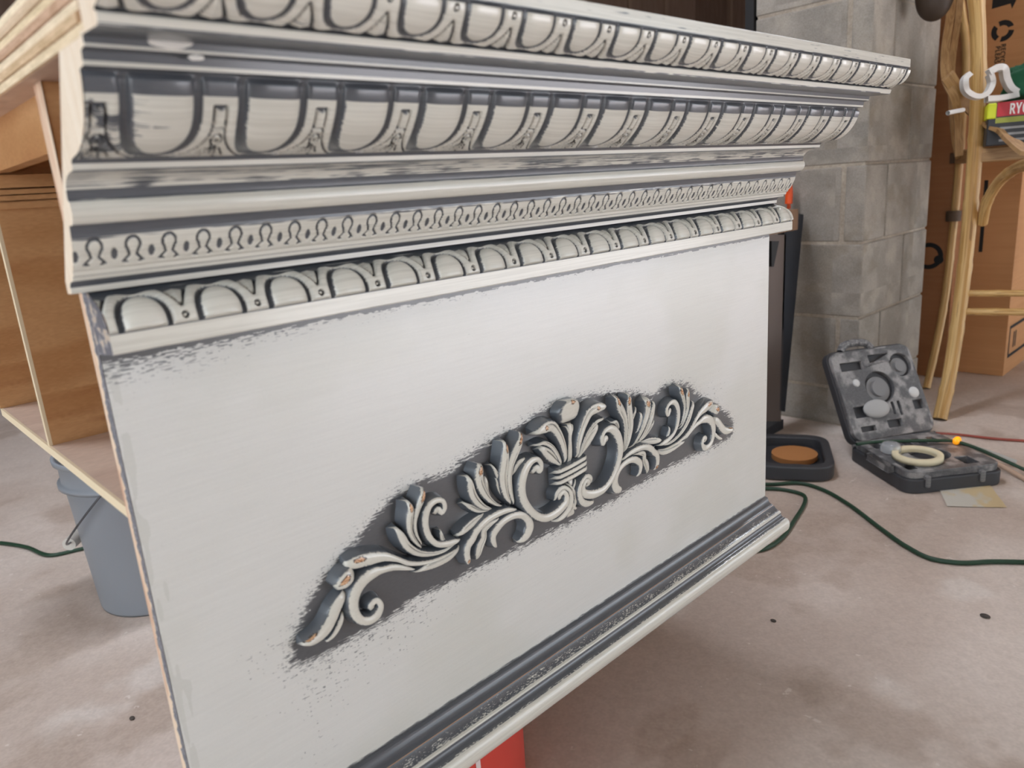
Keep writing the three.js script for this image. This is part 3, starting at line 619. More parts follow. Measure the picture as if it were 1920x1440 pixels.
STROKES.forEach(([kind, h, flat], i) => {
  const pts = []; for (let k = 0; k < flat.length; k += 3) pts.push([flat[k] / 1000, flat[k + 1] / 1000, flat[k + 2] / 1000]);
  for (const mirror of [false, true]) obj(kind, strokeGeometry(pts, 1.2 * h / 1000, kind, mirror, WORN[i] ?? [], i * 13 + (mirror ? 500 : 0)), appliqueMat, applique);
});
{ // pieces on the axis: crest of the shell, middle rib, three cords of the tie, drop below
  const mk = (kind, h, flat, worn = []) => { const pts = []; for (let k = 0; k < flat.length; k += 3) pts.push([flat[k] / 1000, flat[k + 1] / 1000, flat[k + 2] / 1000]); obj(kind, strokeGeometry(pts, h / 1000, kind, false, worn, flat[1] * 3), appliqueMat, applique); };
  mk('shell_crest', 17, [0, 75, 7, 0, 71, 14.5, 0, 64, 18.5, 0, 56, 16.5, 0, 49, 13.5], [[0.14, 0.1, 0.13, 0.22]]);
  mk('shell_rib', 12, [0, 47, 4, 0, 30, 3.4, 0, 14, 2.6, 0, 1, 1.6]);
  for (const y of [-1, -7.6, -14.2]) mk('tie_cord', 16, [-29, y + 0.2, 2.2, -22, y, 2.9, 0, y - 0.6, 3.1, 22, y, 2.9, 29, y + 0.2, 2.2]);
  mk('drop', 8, [0, -20, 5, 0, -28, 2.6, 0, -45, 2, 0, -54, 3, 0, -61, 6.5, 0, -66, 8]);
}
// two chips in the paint of the crown where filler shows
for (const [px, py, rx, ry] of [[316, 79, 0.0125, 0.0034], [368, 108, 0.0042, 0.0015]]) {
  const c = at(px, py, 'z', 0.1335), g = new THREE.SphereGeometry(1, 18, 10); const p = g.attributes.position;
  for (let i = 0; i < p.count; i++) { const k = 0.8 + 0.4 * noise(p.getX(i) * 2 + 5 + px, p.getY(i) * 2); p.setXYZ(i, p.getX(i) * rx * k, p.getY(i) * ry * k, p.getZ(i) * 0.0009); }
  g.translate(c.x, c.y, c.z); g.computeVertexNormals(); obj('filler_dab', g, mat(0xf3f0ea, 0.6), hood);
}

// ------------------------------------------------------------------ buckets
function bucket(name, label, x, z, R0, R1, H, color, withHandle, handleTurn) {
  const t = thing(name, label, 'bucket', [x, 0, z]);
  const m = mat(color, 0.42);
  const prof = [[0.001, 0.004], [R0 - 0.008, 0.004], [R0 - 0.002, 0.0], [R0, 0.006], [R1 - 0.008, H - 0.062], [R1 + 0.003, H - 0.060], [R1 + 0.003, H - 0.052], [R1 - 0.004, H - 0.050], [R1 - 0.004, H - 0.012], [R1 + 0.004, H - 0.010], [R1 + 0.005, H - 0.001], [R1 + 0.001, H], [R1 - 0.004, H - 0.002], [R1 - 0.010, H - 0.06], [R0 - 0.004, 0.010], [0.001, 0.008]];
  obj('body', new THREE.LatheGeometry(prof.map((p) => new THREE.Vector2(...p)), 56), m, t);
  if (withHandle) {
    const pts = [], c = Math.cos(handleTurn), s = Math.sin(handleTurn);
    for (let i = 0; i <= 24; i++) { const a = Math.PI * i / 24, lx = (R1 + 0.006) * Math.cos(a), lz = (R1 + 0.012) * Math.sin(a) * 1.0, y = H - 0.045 - 0.155 * Math.sin(a); pts.push(new THREE.Vector3(lx * c - lz * s, y, lx * s + lz * c)); }
    const h = obj('handle', tube(pts, 0.0022, 64, 8), mat(0x6d7075, 0.35, { metalness: 0.8 }), t);
    const mid = pts[12], d = pts[13].clone().sub(pts[11]).normalize();
    const grip = new THREE.CylinderGeometry(0.0135, 0.0135, 0.062, 20, 1); grip.rotateZ(Math.PI / 2); grip.applyQuaternion(new THREE.Quaternion().setFromUnitVectors(new THREE.Vector3(1, 0, 0), d)); grip.translate(mid.x, mid.y, mid.z);
    obj('grip', grip, mat(0xd8d2c8, 0.6), h);
    for (const k of [0, 24]) { const e = new THREE.SphereGeometry(0.012, 12, 8); e.translate(pts[k].x, pts[k].y, pts[k].z); obj('ear', e, m, t); }
  }
  return t;
}
bucket('paint_bucket', 'grey plastic bucket with wire handle and white grip on the floor', 0.286, -1.075, 0.122, 0.145, 0.335, 0x8d9197, true, 2.25);
const redBucket = bucket('red_bucket', 'red plastic bucket with white printed stripe propping up the hood', 0.330, -0.168, 0.124, 0.136, 0.333, 0xda4a3e, false, 0);
{ // white printed rule and block on the red bucket, following its wall
  const wrap = (a0, a1, y0, y1) => gridGeometry(10, 4, (u, v) => { const a = mix(a0, a1, u), y = mix(y0, y1, v), r = mix(0.124, 0.128, y / 0.27) + 0.0006; return [r * Math.cos(a), y, -r * Math.sin(a)]; }, (u, v) => [u, v]);
  const pm = mat(0xecdcda, 0.5);
  obj('printed_rule', wrap(-1.74, -1.69, 0.0, 0.25), pm, redBucket); obj('printed_block', wrap(-2.06, -1.88, 0.0, 0.048), pm, redBucket);
}

// ------------------------------------------------------------------ tool case
const caseMap = texture(512, 512, (u, v) => { const a = fbm(u * 9, v * 9, 4), f = noise(u * 160, v * 160); const c = mix3([88, 87, 88], [146, 143, 141], smooth(0.35, 0.7, a)); const k = (f - 0.5) * 22; return [c[0] + k, c[1] + k, c[2] + k]; });
caseMap.repeat.set(4, 4);
const caseMat = new THREE.MeshStandardMaterial({ map: caseMap, roughness: 0.6 }), caseDark = mat(0x3a3a3d, 0.55), dusty = mat(0xc9c8c6, 0.7);
function roundedShape(w, h, r) { const s = new THREE.Shape(); s.moveTo(r, 0); s.lineTo(w - r, 0); s.quadraticCurveTo(w, 0, w, r); s.lineTo(w, h - r); s.quadraticCurveTo(w, h, w - r, h); s.lineTo(r, h); s.quadraticCurveTo(0, h, 0, h - r); s.lineTo(0, r); s.quadraticCurveTo(0, 0, r, 0); return s; }
const hole = (pts) => new THREE.Path(pts.map((p) => new THREE.Vector2(...p)));
const circleHole = (x, y, r) => { const p = new THREE.Path(); p.absarc(x, y, r, 0, Math.PI * 2); return p; };
const rectHole = (x, y, w, h, r = 0.004) => { const p = new THREE.Path(); p.moveTo(x + r, y); p.lineTo(x + w - r, y); p.quadraticCurveTo(x + w, y, x + w, y + r); p.lineTo(x + w, y + h - r); p.quadraticCurveTo(x + w, y + h, x + w - r, y + h); p.lineTo(x + r, y + h); p.quadraticCurveTo(x, y + h, x, y + h - r); p.lineTo(x, y + r); p.quadraticCurveTo(x, y, x + r, y); return p; };
const extr = (shape, depth, bevel = 0.003) => metres(new THREE.ExtrudeGeometry(shape, { depth, bevelEnabled: true, bevelThickness: bevel, bevelSize: bevel, bevelSegments: 2, curveSegments: 14 }));
{
  const H0 = 0.052;
  const L = at(1592, 846, 'y', 0.02), F = at(1700, 925, 'y', 0.004), Rr = at(1868, 886, 'y', 0.02);
  const ux = F.clone().sub(L).setY(0), uy = Rr.clone().sub(F).setY(0), w = ux.length(), d = uy.length();
  const t = thing('tool_case', 'open dusty grey tool case with moulded lid leaning on the block pier', 'tool case', [L.x, 0, L.z]);
  t.rotation.y = Math.atan2(-ux.z, ux.x);
  // local x runs L to F, local z from L towards R
  const lz = uy.clone().applyAxisAngle(new THREE.Vector3(0, 1, 0), -t.rotation.y).z, D = Math.abs(lz), sg = Math.sign(lz);
  const place = (g, y) => { g.rotateX(Math.PI / 2); if (sg < 0) g.translate(0, 0, -D); g.translate(0, y, 0); return g; };
  const tray = obj('tray', place(extr(roundedShape(w, D, 0.035), 0.030), 0.033), caseDark, t);
  const inner = roundedShape(w - 0.012, D - 0.012, 0.03);
  [[0.03, 0.03, 0.05, 0.025], [0.03, 0.07, 0.05, 0.025], [0.03, 0.11, 0.05, 0.025], [0.03, 0.15, 0.05, 0.025], [0.03, 0.19, 0.05, 0.03], [w - 0.08, 0.04, 0.05, 0.04], [w - 0.09, 0.20, 0.06, 0.03], [0.10, 0.24, 0.10, 0.02]].forEach((q) => inner.holes.push(rectHole(...q)));
  inner.holes.push(circleHole(w * 0.55, D * 0.46, 0.05));
  const ins = extr(inner, 0.014, 0.002); ins.translate(0.006, 0.006, 0); obj('insert', place(ins, 0.052), caseMat, t);
  const lt = rounded(0.028, 0.03, 0.012, 0.004); lt.translate(w * 0.98, 0.03, sg * 0.05); obj('latch', lt, caseMat, t);
  const lt2 = lt.clone(); lt2.translate(0, 0, sg * 0.14); obj('latch', lt2, caseMat, t);
  // lid: hinged on the far side
  const A = at(1603, 832, 'y', H0), B = at(1757, 806, 'y', H0);
  const hx = B.clone().sub(A); const lw = hx.length(), lid = new THREE.Group(); lid.name = 'lid'; 
  const X = hx.clone().normalize(), up = new THREE.Vector3(0, 1, 0), N0 = new THREE.Vector3().crossVectors(X, up).normalize();   // N0 faces the camera side
  if (N0.dot(CAM.clone().sub(A)) < 0) N0.negate();
  const TL = ray(1520, 690), lean = -0.52, V = up.clone().multiplyScalar(Math.cos(lean)).addScaledVector(N0, Math.sin(lean)).normalize();
  const Zl = new THREE.Vector3().crossVectors(X, V).normalize(); const V2 = new THREE.Vector3().crossVectors(Zl, X).normalize();
  const M = new THREE.Matrix4().makeBasis(X, V, Zl).setPosition(A);
  const inv = new THREE.Matrix4().compose(t.position, t.quaternion, new THREE.Vector3(1, 1, 1)).invert();
  const lidBase = extr(roundedShape(lw, 0.262, 0.03), 0.018); lidBase.translate(0, 0, -0.030);
  const fix = (g) => { g.applyMatrix4(M); g.applyMatrix4(inv); return g; };
  const lidMesh = obj('lid', fix(lidBase), caseDark, t);
  const face = roundedShape(lw - 0.01, 0.252, 0.028);
  [[0.02, 0.195, 0.075, 0.028], [0.115, 0.21, 0.07, 0.026], [0.02, 0.06, 0.045, 0.035], [0.025, 0.02, 0.05, 0.018], [lw - 0.125, 0.055, 0.012, 0.04], [lw - 0.105, 0.05, 0.012, 0.045], [lw - 0.055, 0.06, 0.035, 0.03], [lw * 0.42, 0.02, 0.05, 0.025]].forEach((q) => face.holes.push(rectHole(...q)));
  face.holes.push(circleHole(lw * 0.47, 0.14, 0.047), circleHole(lw * 0.80, 0.195, 0.036));
  const fg = extr(face, 0.014, 0.002); fg.translate(0.005, 0.005, -0.014); obj('lid_insert', fix(fg), caseMat, lidMesh);
  for (const [x, y, r] of [[lw * 0.47, 0.14, 0.036], [lw * 0.80, 0.195, 0.026]]) {
    for (const k of [1, 0.62]) { const g = new THREE.CylinderGeometry(r * k, r * k * 1.06, 0.014 + 0.004 * (k < 1), 28); g.rotateX(Math.PI / 2); g.translate(x, y, -0.010 + 0.006 * (k < 1)); obj('moulded_boss', fix(g), mat(0x7a7979, 0.6), lidMesh); }
  }
  const hump = new THREE.SphereGeometry(1, 20, 12); hump.scale(0.042, 0.026, 0.010); hump.translate(lw * 0.36, 0.085, 0.004); obj('moulded_boss', fix(hump), mat(0xa5a4a2, 0.6), lidMesh);
  for (const [x, y, r] of [[0.06, 0.165, 0.011], [lw - 0.035, 0.115, 0.016]]) { const g = new THREE.SphereGeometry(r, 14, 10); g.scale(1, 1, 0.4); g.translate(x, y, 0.002); obj('moulded_boss', fix(g), dusty, lidMesh); }
  const handle = tube([[lw * 0.20, 0.262, -0.014], [lw * 0.26, 0.280, -0.014], [lw * 0.52, 0.280, -0.014], [lw * 0.58, 0.262, -0.014]], 0.011, 30, 10); obj('handle', fix(handle), caseMat, t);
  const rod = new THREE.CylinderGeometry(0.004, 0.004, lw, 10); rod.rotateZ(Math.PI / 2); rod.translate(lw / 2, -0.004, -0.012); obj('hinge_pin', fix(rod), caseMat, t);

  // masking tape ring and clear lens lying on the tray
  const tp = at(1720, 856, 'y', H0 + 0.008);
  const tapeProf = [[0.044, -0.007], [0.058, -0.007], [0.0585, 0], [0.058, 0.007], [0.044, 0.007], [0.0435, 0], [0.044, -0.007]].map((p) => new THREE.Vector2(...p));
  const tape = obj('masking_tape', new THREE.LatheGeometry(tapeProf, 48), mat(0xdccfae, 0.7)); tape.position.set(tp.x, 0.0625, tp.z); tag(tape, 'cream roll of masking tape lying on the tool case tray', 'tape roll');
  const gp = at(1670, 840, 'y', H0 + 0.015);
  const lensG = new THREE.LatheGeometry([[0.0005, 0.0], [0.022, 0.0], [0.026, 0.006], [0.024, 0.020], [0.018, 0.026], [0.0005, 0.027]].map((p) => new THREE.Vector2(...p)), 28);
  const lens = obj('plastic_cup', lensG, new THREE.MeshPhysicalMaterial({ color: 0xe6e8ea, roughness: 0.12, transmission: 0.7, thickness: 0 })); lens.position.set(gp.x, 0.055, gp.z); tag(lens, 'small clear plastic cup standing on the tool case tray', 'cup');
}

// ------------------------------------------------------------------ cords
const greenCord = mat(0x1f3d2a, 0.5);
{
  const f = (px, py, h = 0.005) => at(px, py, 'y', h);
  const pts = [f(-60, 1016), f(0, 1018), f(50, 1026), f(95, 1041), f(140, 1032), f(172, 1024)];
  const b = pts[pts.length - 1];
  pts.push(new THREE.Vector3(b.x + 0.25, 0.005, b.z + 0.02), new THREE.Vector3(0.75, 0.005, -0.95));
  pts.push(f(1438, 916), f(1480, 920), f(1506, 928), f(1510, 938), f(1490, 975), f(1462, 1012), f(1430, 1030), f(1400, 1033));
  const cord = obj('extension_cord', tube(pts, 0.0048, 260, 8), greenCord); tag(cord, 'dark green extension cord bending sharply beside the hood base', 'cord');
  const p2 = [f(1380, 903), f(1440, 908), f(1500, 906), f(1540, 917), f(1590, 945), f(1650, 990), f(1700, 1025), f(1745, 1047), f(1800, 1055), f(1860, 1053), f(1920, 1054), f(2010, 1058)];
  const c2 = obj('extension_cord', tube(p2, 0.0048, 160, 8), greenCord); tag(c2, 'dark green cord curving across the floor in front of the tool case', 'cord');
  const up = 0.064;
  const p3 = [f(1606, 833, 0.072), f(1640, 829, 0.070), f(1700, 827, 0.068), f(1760, 826, up), f(1788, 827, up), f(1830, 840, 0.05), f(1880, 862, 0.03), f(1930, 885, 0.012), f(1990, 915, 0.006)];
  const c3 = obj('extension_cord', tube(p3, 0.0046, 120, 8), greenCord); tag(c3, 'dark green cord lying over the hinge of the open tool case', 'cord');
  const plug = new THREE.CapsuleGeometry(0.009, 0.014, 6, 14); plug.rotateZ(Math.PI / 2); const pp = f(1794, 826, up); plug.translate(pp.x, 0.012 + 0.052, pp.z);
  const pl = obj('cord_connector', plug, mat(0xf2a81c, 0.25, { emissive: 0xff9a10, emissiveIntensity: 0.5 })); tag(pl, 'small amber lit connector on the cord beside the tool case', 'connector');
  const pLight = new THREE.PointLight(0xffa020, 0.004, 0.5); pLight.position.set(pp.x, 0.09, pp.z); pLight.castShadow = true; scene.add(pLight);
  const red = obj('red_extension_lead', tube([f(1755, 812, 0.02), f(1800, 815, 0.006), f(1860, 822), f(1930, 827), f(2000, 832)], 0.0036, 60, 8), mat(0x9b4a3e, 0.6)); tag(red, 'thin red cord lying on the floor behind the tool case', 'cord');
  const white = obj('clear_tube', tube([f(1808, 834, 0.045), f(1850, 848, 0.03), f(1905, 868, 0.012)], 0.008, 40, 10), new THREE.MeshPhysicalMaterial({ color: 0xc9c9c4, roughness: 0.3, transmission: 0.35, thickness: 0 })); tag(white, 'short clear plastic tube beside the green cord', 'tube');
  const beige = obj('beige_tube', tube([f(1846, 856, 0.03), f(1890, 880, 0.014), f(1960, 920, 0.006)], 0.006, 40, 8), mat(0xb99d88, 0.7)); tag(beige, 'pale beige tube lying on the floor right of the tool case', 'stick');  // beige tube trailing away from the case
  // scrap of plastic sheet
  const c = [f(1758, 912, 0.001), f(1852, 905, 0.001), f(1888, 952, 0.001), f(1776, 950, 0.001)];
  const sh = gridGeometry(12, 12, (u, v) => { const a = c[0].clone().lerp(c[1], u), b2 = c[3].clone().lerp(c[2], u), q = a.lerp(b2, v); return [q.x, 0.0015 + 0.002 * noise(u * 4, v * 4), q.z]; }, (u, v) => [u, v]);
  const sheetMap = texture(128, 128, (u, v) => mix3([196, 190, 178], [200, 178, 138], smooth(0.45, 0.62, fbm(u * 4 + 2, v * 3, 3) * 0.6 + u * 0.45)));
  const sheet = obj('plastic_sheet', sh, new THREE.MeshStandardMaterial({ map: sheetMap, roughness: 0.45, side: THREE.DoubleSide })); tag(sheet, 'pale square of stained sheet lying flat in front of the tool case', 'sheet');
  // crumbs on the floor
  for (const [px, py, s, label] of [[1847, 1157, 0.006, 'dark chip of debris on the open floor beyond the curving cord'], [1450, 1165, 0.004, 'small dark crumb on the floor below the base moulding end'], [248, 1348, 0.004, 'tiny dark crumb on the floor left of the panel edge']]) { const g = new THREE.IcosahedronGeometry(s, 1); g.scale(1, 0.5, 1.4); const q = f(px, py, 0); const m = obj('debris_chip', g, mat(0x4a423c, 0.9)); m.position.set(q.x, s * 0.4, q.z); tag(m, label, 'debris'); }
}

// ------------------------------------------------------------------ steel stand behind the hood
{
  const z = -0.50, p = (px, py) => at(px, py, 'z', z);
  const t = thing('steel_stand', 'tapered dark steel stand with a wooden top behind the hood', 'stand');
  const quad = (a, b, c, d, th) => { // front face a b c d (clockwise from top left), given thickness backwards
    const s = [a, b, c, d], P = [], I = [];
    for (const q of s) P.push(q.x, Math.max(0.002, q.y), q.z); for (const q of s) P.push(q.x, Math.max(0.002, q.y), q.z - th);
    I.push(0, 2, 1, 0, 3, 2, 4, 5, 6, 4, 6, 7, 0, 1, 5, 0, 5, 4, 1, 2, 6, 1, 6, 5, 2, 3, 7, 2, 7, 6, 3, 0, 4, 3, 4, 7);
    let g = new THREE.BufferGeometry(); g.setAttribute('position', new THREE.Float32BufferAttribute(P, 3)); g.setIndex(I); g = g.toNonIndexed(); g.computeVertexNormals(); return g;
  };
  const steel = mat(0x3b3f47, 0.38, { metalness: 0.6 }), rust = mat(0x6e615a, 0.5, { metalness: 0.3 });
  obj('tapered_leg', quad(p(1472, 397), p(1507, 402), p(1472, 772), p(1462, 770), 0.02), steel, t);
  obj('side_plate', quad(p(1400, 440), p(1474, 440), p(1464, 790), p(1400, 790), 0.006), rust, t);
  const wt = p(1400, 405), wr = p(1492, 410); obj('wooden_top', box(wt.x, wr.x - 0.01, wt.y - 0.06, wt.y, z - 0.10, z + 0.012), mat(0x8a6a50, 0.7), t);
  obj('dark_bracket', quad(p(1442, 452), p(1456, 452), p(1446, 500), p(1442, 500), 0.02).translate(0, 0, 0.008), mat(0x18181a, 0.6), t);
  const foot = p(1466, 790);
  const fb = at(1455, 800, 'y', 0.0); 
  obj('foot_plate', box(foot.x - 0.22, foot.x + 0.015, 0.0, 0.03, z - 0.06, z - 0.002), steel, t);
  // orange clamp handle resting on the wooden top
  const o = thing('bar_clamp', 'orange handled bar clamp standing on the steel stand', 'clamp', [0, 0, 0]);
  const a = at(1478, 345, 'z', z - 0.04), b = at(1479, 398, 'z', z - 0.04);
  obj('handle', tube([a, a.clone().lerp(b, 0.3).add(new THREE.Vector3(0.004, 0, 0)), a.clone().lerp(b, 0.7)], 0.011, 20, 12), mat(0xf0591e, 0.4), o);
  obj('bar', tube([a.clone().lerp(b, 0.5), new THREE.Vector3(b.x, wt.y, b.z)], 0.006, 8, 8), mat(0xd24d1c, 0.45), o);
  // second plastic case bottom, black with a tan pad
  const q = at(1460, 818, 'y', 0.05), bc = thing('black_tray', 'black plastic tray with tan sanding pad beside the steel stand', 'tray', [q.x - 0.03, 0, q.z + 0.05]);
  bc.rotation.y = 0.5;
  const tr = extr((() => { const s = roundedShape(0.26, 0.20, 0.06); s.holes.push(rectHole(0.02, 0.015, 0.22, 0.17, 0.05)); return s; })(), 0.03, 0.004); tr.rotateX(-Math.PI / 2); tr.translate(-0.16, 0.006, 0.10); obj('rim', tr, mat(0x3b3b3e, 0.45), bc);
  const fl = extr(roundedShape(0.25, 0.19, 0.06), 0.006, 0.002); fl.rotateX(-Math.PI / 2); fl.translate(-0.155, 0.004, 0.095); obj('floor_plate', fl, mat(0x2e2e31, 0.5), bc);
  const pad = new THREE.CylinderGeometry(0.06, 0.06, 0.014, 36); pad.translate(-0.02, 0.02, 0.01); obj('pad', pad, mat(0xa9713f, 0.75), bc);
}

// ------------------------------------------------------------------ cardboard boxes
function cardMap(base, s) { return texture(256, 256, (u, v) => { const a = fbm(u * 4 + s, v * 4, 4), k = (noise(u * 6, v * 200 + s) - 0.5) * 8; return [base[0] + (a - 0.5) * 26 + k, base[1] + (a - 0.5) * 22 + k, base[2] + (a - 0.5) * 18 + k]; }); }
const card1 = new THREE.MeshStandardMaterial({ map: cardMap([190, 138, 92], 2), roughness: 0.85 }), card2 = new THREE.MeshStandardMaterial({ map: cardMap([160, 108, 70], 6), roughness: 0.85 });
const ink = mat(0x1c1a1a, 0.8);
const font = await new FontLoader().loadAsync('fonts/droid/droid_sans_bold.typeface.json');
function lettering(text, size, depth = 0.0008) { const g = new TextGeometry(text, { font, size, depth, curveSegments: 4 }); g.computeBoundingBox(); const b = g.boundingBox; g.translate(-(b.min.x + b.max.x) / 2, -(b.min.y + b.max.y) / 2, 0); return g; }
{
  const B = at(1880, 706, 'y', 0);                       // the near bottom corner of the lower carton
  const H = 0.80, t = thing('cardboard_carton', 'brown cardboard carton with a black printed frame under another carton', 'cardboard box', [B.x, 0, B.z]);
  obj('carton', box(0, 0.7, 0.001, H, -0.62, 0), card1, t);
  obj('flap_seam', box(-0.002, 0.001, 0.002, H - 0.002, -0.30, -0.292), mat(0x8a6040, 0.9), t);
  const fr = roundedShape(0.30, 0.12, 0.004); fr.holes.push(rectHole(0.012, 0.012, 0.276, 0.096, 0.002));
  const fc = at(1888, 672, 'z', B.z), fg = new THREE.ExtrudeGeometry(fr, { depth: 0.0006, bevelEnabled: false }); fg.translate(fc.x - B.x, fc.y, 0.0003); obj('printed_frame', fg, ink, t);
  for (const k of [0.06, 0.085]) obj('printed_bar', box(fc.x - B.x + k, fc.x - B.x + k + 0.012, fc.y + 0.03, fc.y + 0.09, 0.0002, 0.0009), ink, t);
  for (const [k, l] of [[-0.10, 0.25], [-0.135, 0.32], [-0.17, 0.20]]) obj('printed_bar', box(-0.0009, -0.0002, H - 0.10 - l, H - 0.10, k - 0.012, k), ink, t);
  const x2 = B.x - 0.02, t3 = thing('cardboard_carton', 'brown cardboard carton with recycling mark standing on top of another carton', 'cardboard box', [x2, H, B.z + 0.30]);
  obj('carton', box(0, 0.7, 0.001, 0.95, -0.85, 0), card1, t3);
  // printed marks on the side that faces the room, laid out in (z, y)
  const side = (px, py) => { const q = at(px, py, 'x', x2); return [q.z - t3.position.z, q.y - H]; };
  const put = (name, g, z, y) => { g.rotateY(-Math.PI / 2); g.translate(-0.0003, y, z); obj(name, g, ink, t3); };
  const [rz, ry] = side(1880, 58), R = Math.abs(side(1880, 38)[1] - side(1880, 78)[1]) / 2;
  for (let k = 0; k < 3; k++) {
    const s = new THREE.Shape(), a0 = k * 2.0944 + 0.35, n = 8, r0 = R * 0.52, r1 = R;
    for (let i = 0; i <= n; i++) { const a = a0 + 1.66 * i / n; i ? s.lineTo(r1 * Math.cos(a), r1 * Math.sin(a)) : s.moveTo(r1 * Math.cos(a), r1 * Math.sin(a)); }
    for (let i = n; i >= 0; i--) { const a = a0 + 0.10 + 1.66 * i / n; s.lineTo(r0 * Math.cos(a), r0 * Math.sin(a)); }
    put('recycling_arrow', new THREE.ExtrudeGeometry(s, { depth: 0.0006, bevelEnabled: false }), rz, ry);
  }
  const u = R / 40, ar = new THREE.Shape([[-34, 0], [24, 6], [30, -12], [52, 40], [52, 120], [-34, 120]].map(([a, b]) => new THREE.Vector2(a * u * 1.1, b * u * 1.1)));
  put('printed_arrow', new THREE.ExtrudeGeometry(ar, { depth: 0.0006, bevelEnabled: false }), ...side(1880, 13));
  for (const [word, px] of [['PLEASE', 1870], ['RECYCLE', 1880]]) { const tx = lettering(word, R * 0.42); tx.rotateZ(-Math.PI / 2); put('printed_text', tx, ...side(px, 106)); }
  const t2 = thing('cardboard_carton', 'flat dark brown cardboard carton with a black printed mark tucked behind the block pier', 'cardboard box', [B.x - 0.12, 0, at(1789, 480, 'x', B.x - 0.12).z]);
  const deep = at(1702, 480, 'x', B.x - 0.12).z - t2.position.z;
  obj('carton', box(0, 0.10, 0.001, 1.55, deep, 0), card2, t2);
  const q = at(1741, 480, 'x', B.x - 0.12), q2 = at(1760, 487, 'x', B.x - 0.12);
  const arc = new THREE.TorusGeometry(0.040, 0.008, 6, 24, 4.2); arc.rotateZ(-2.2); arc.scale(1, 1, 0.06); arc.rotateY(-Math.PI / 2); arc.translate(-0.0006, q.y, q.z - t2.position.z); obj('printed_mark', arc, ink, t2);
  const dot = new THREE.CylinderGeometry(0.016, 0.016, 0.0012, 20); dot.rotateZ(Math.PI / 2); dot.translate(-0.0006, q2.y, q2.z - t2.position.z); obj('printed_mark', dot, ink, t2);
}

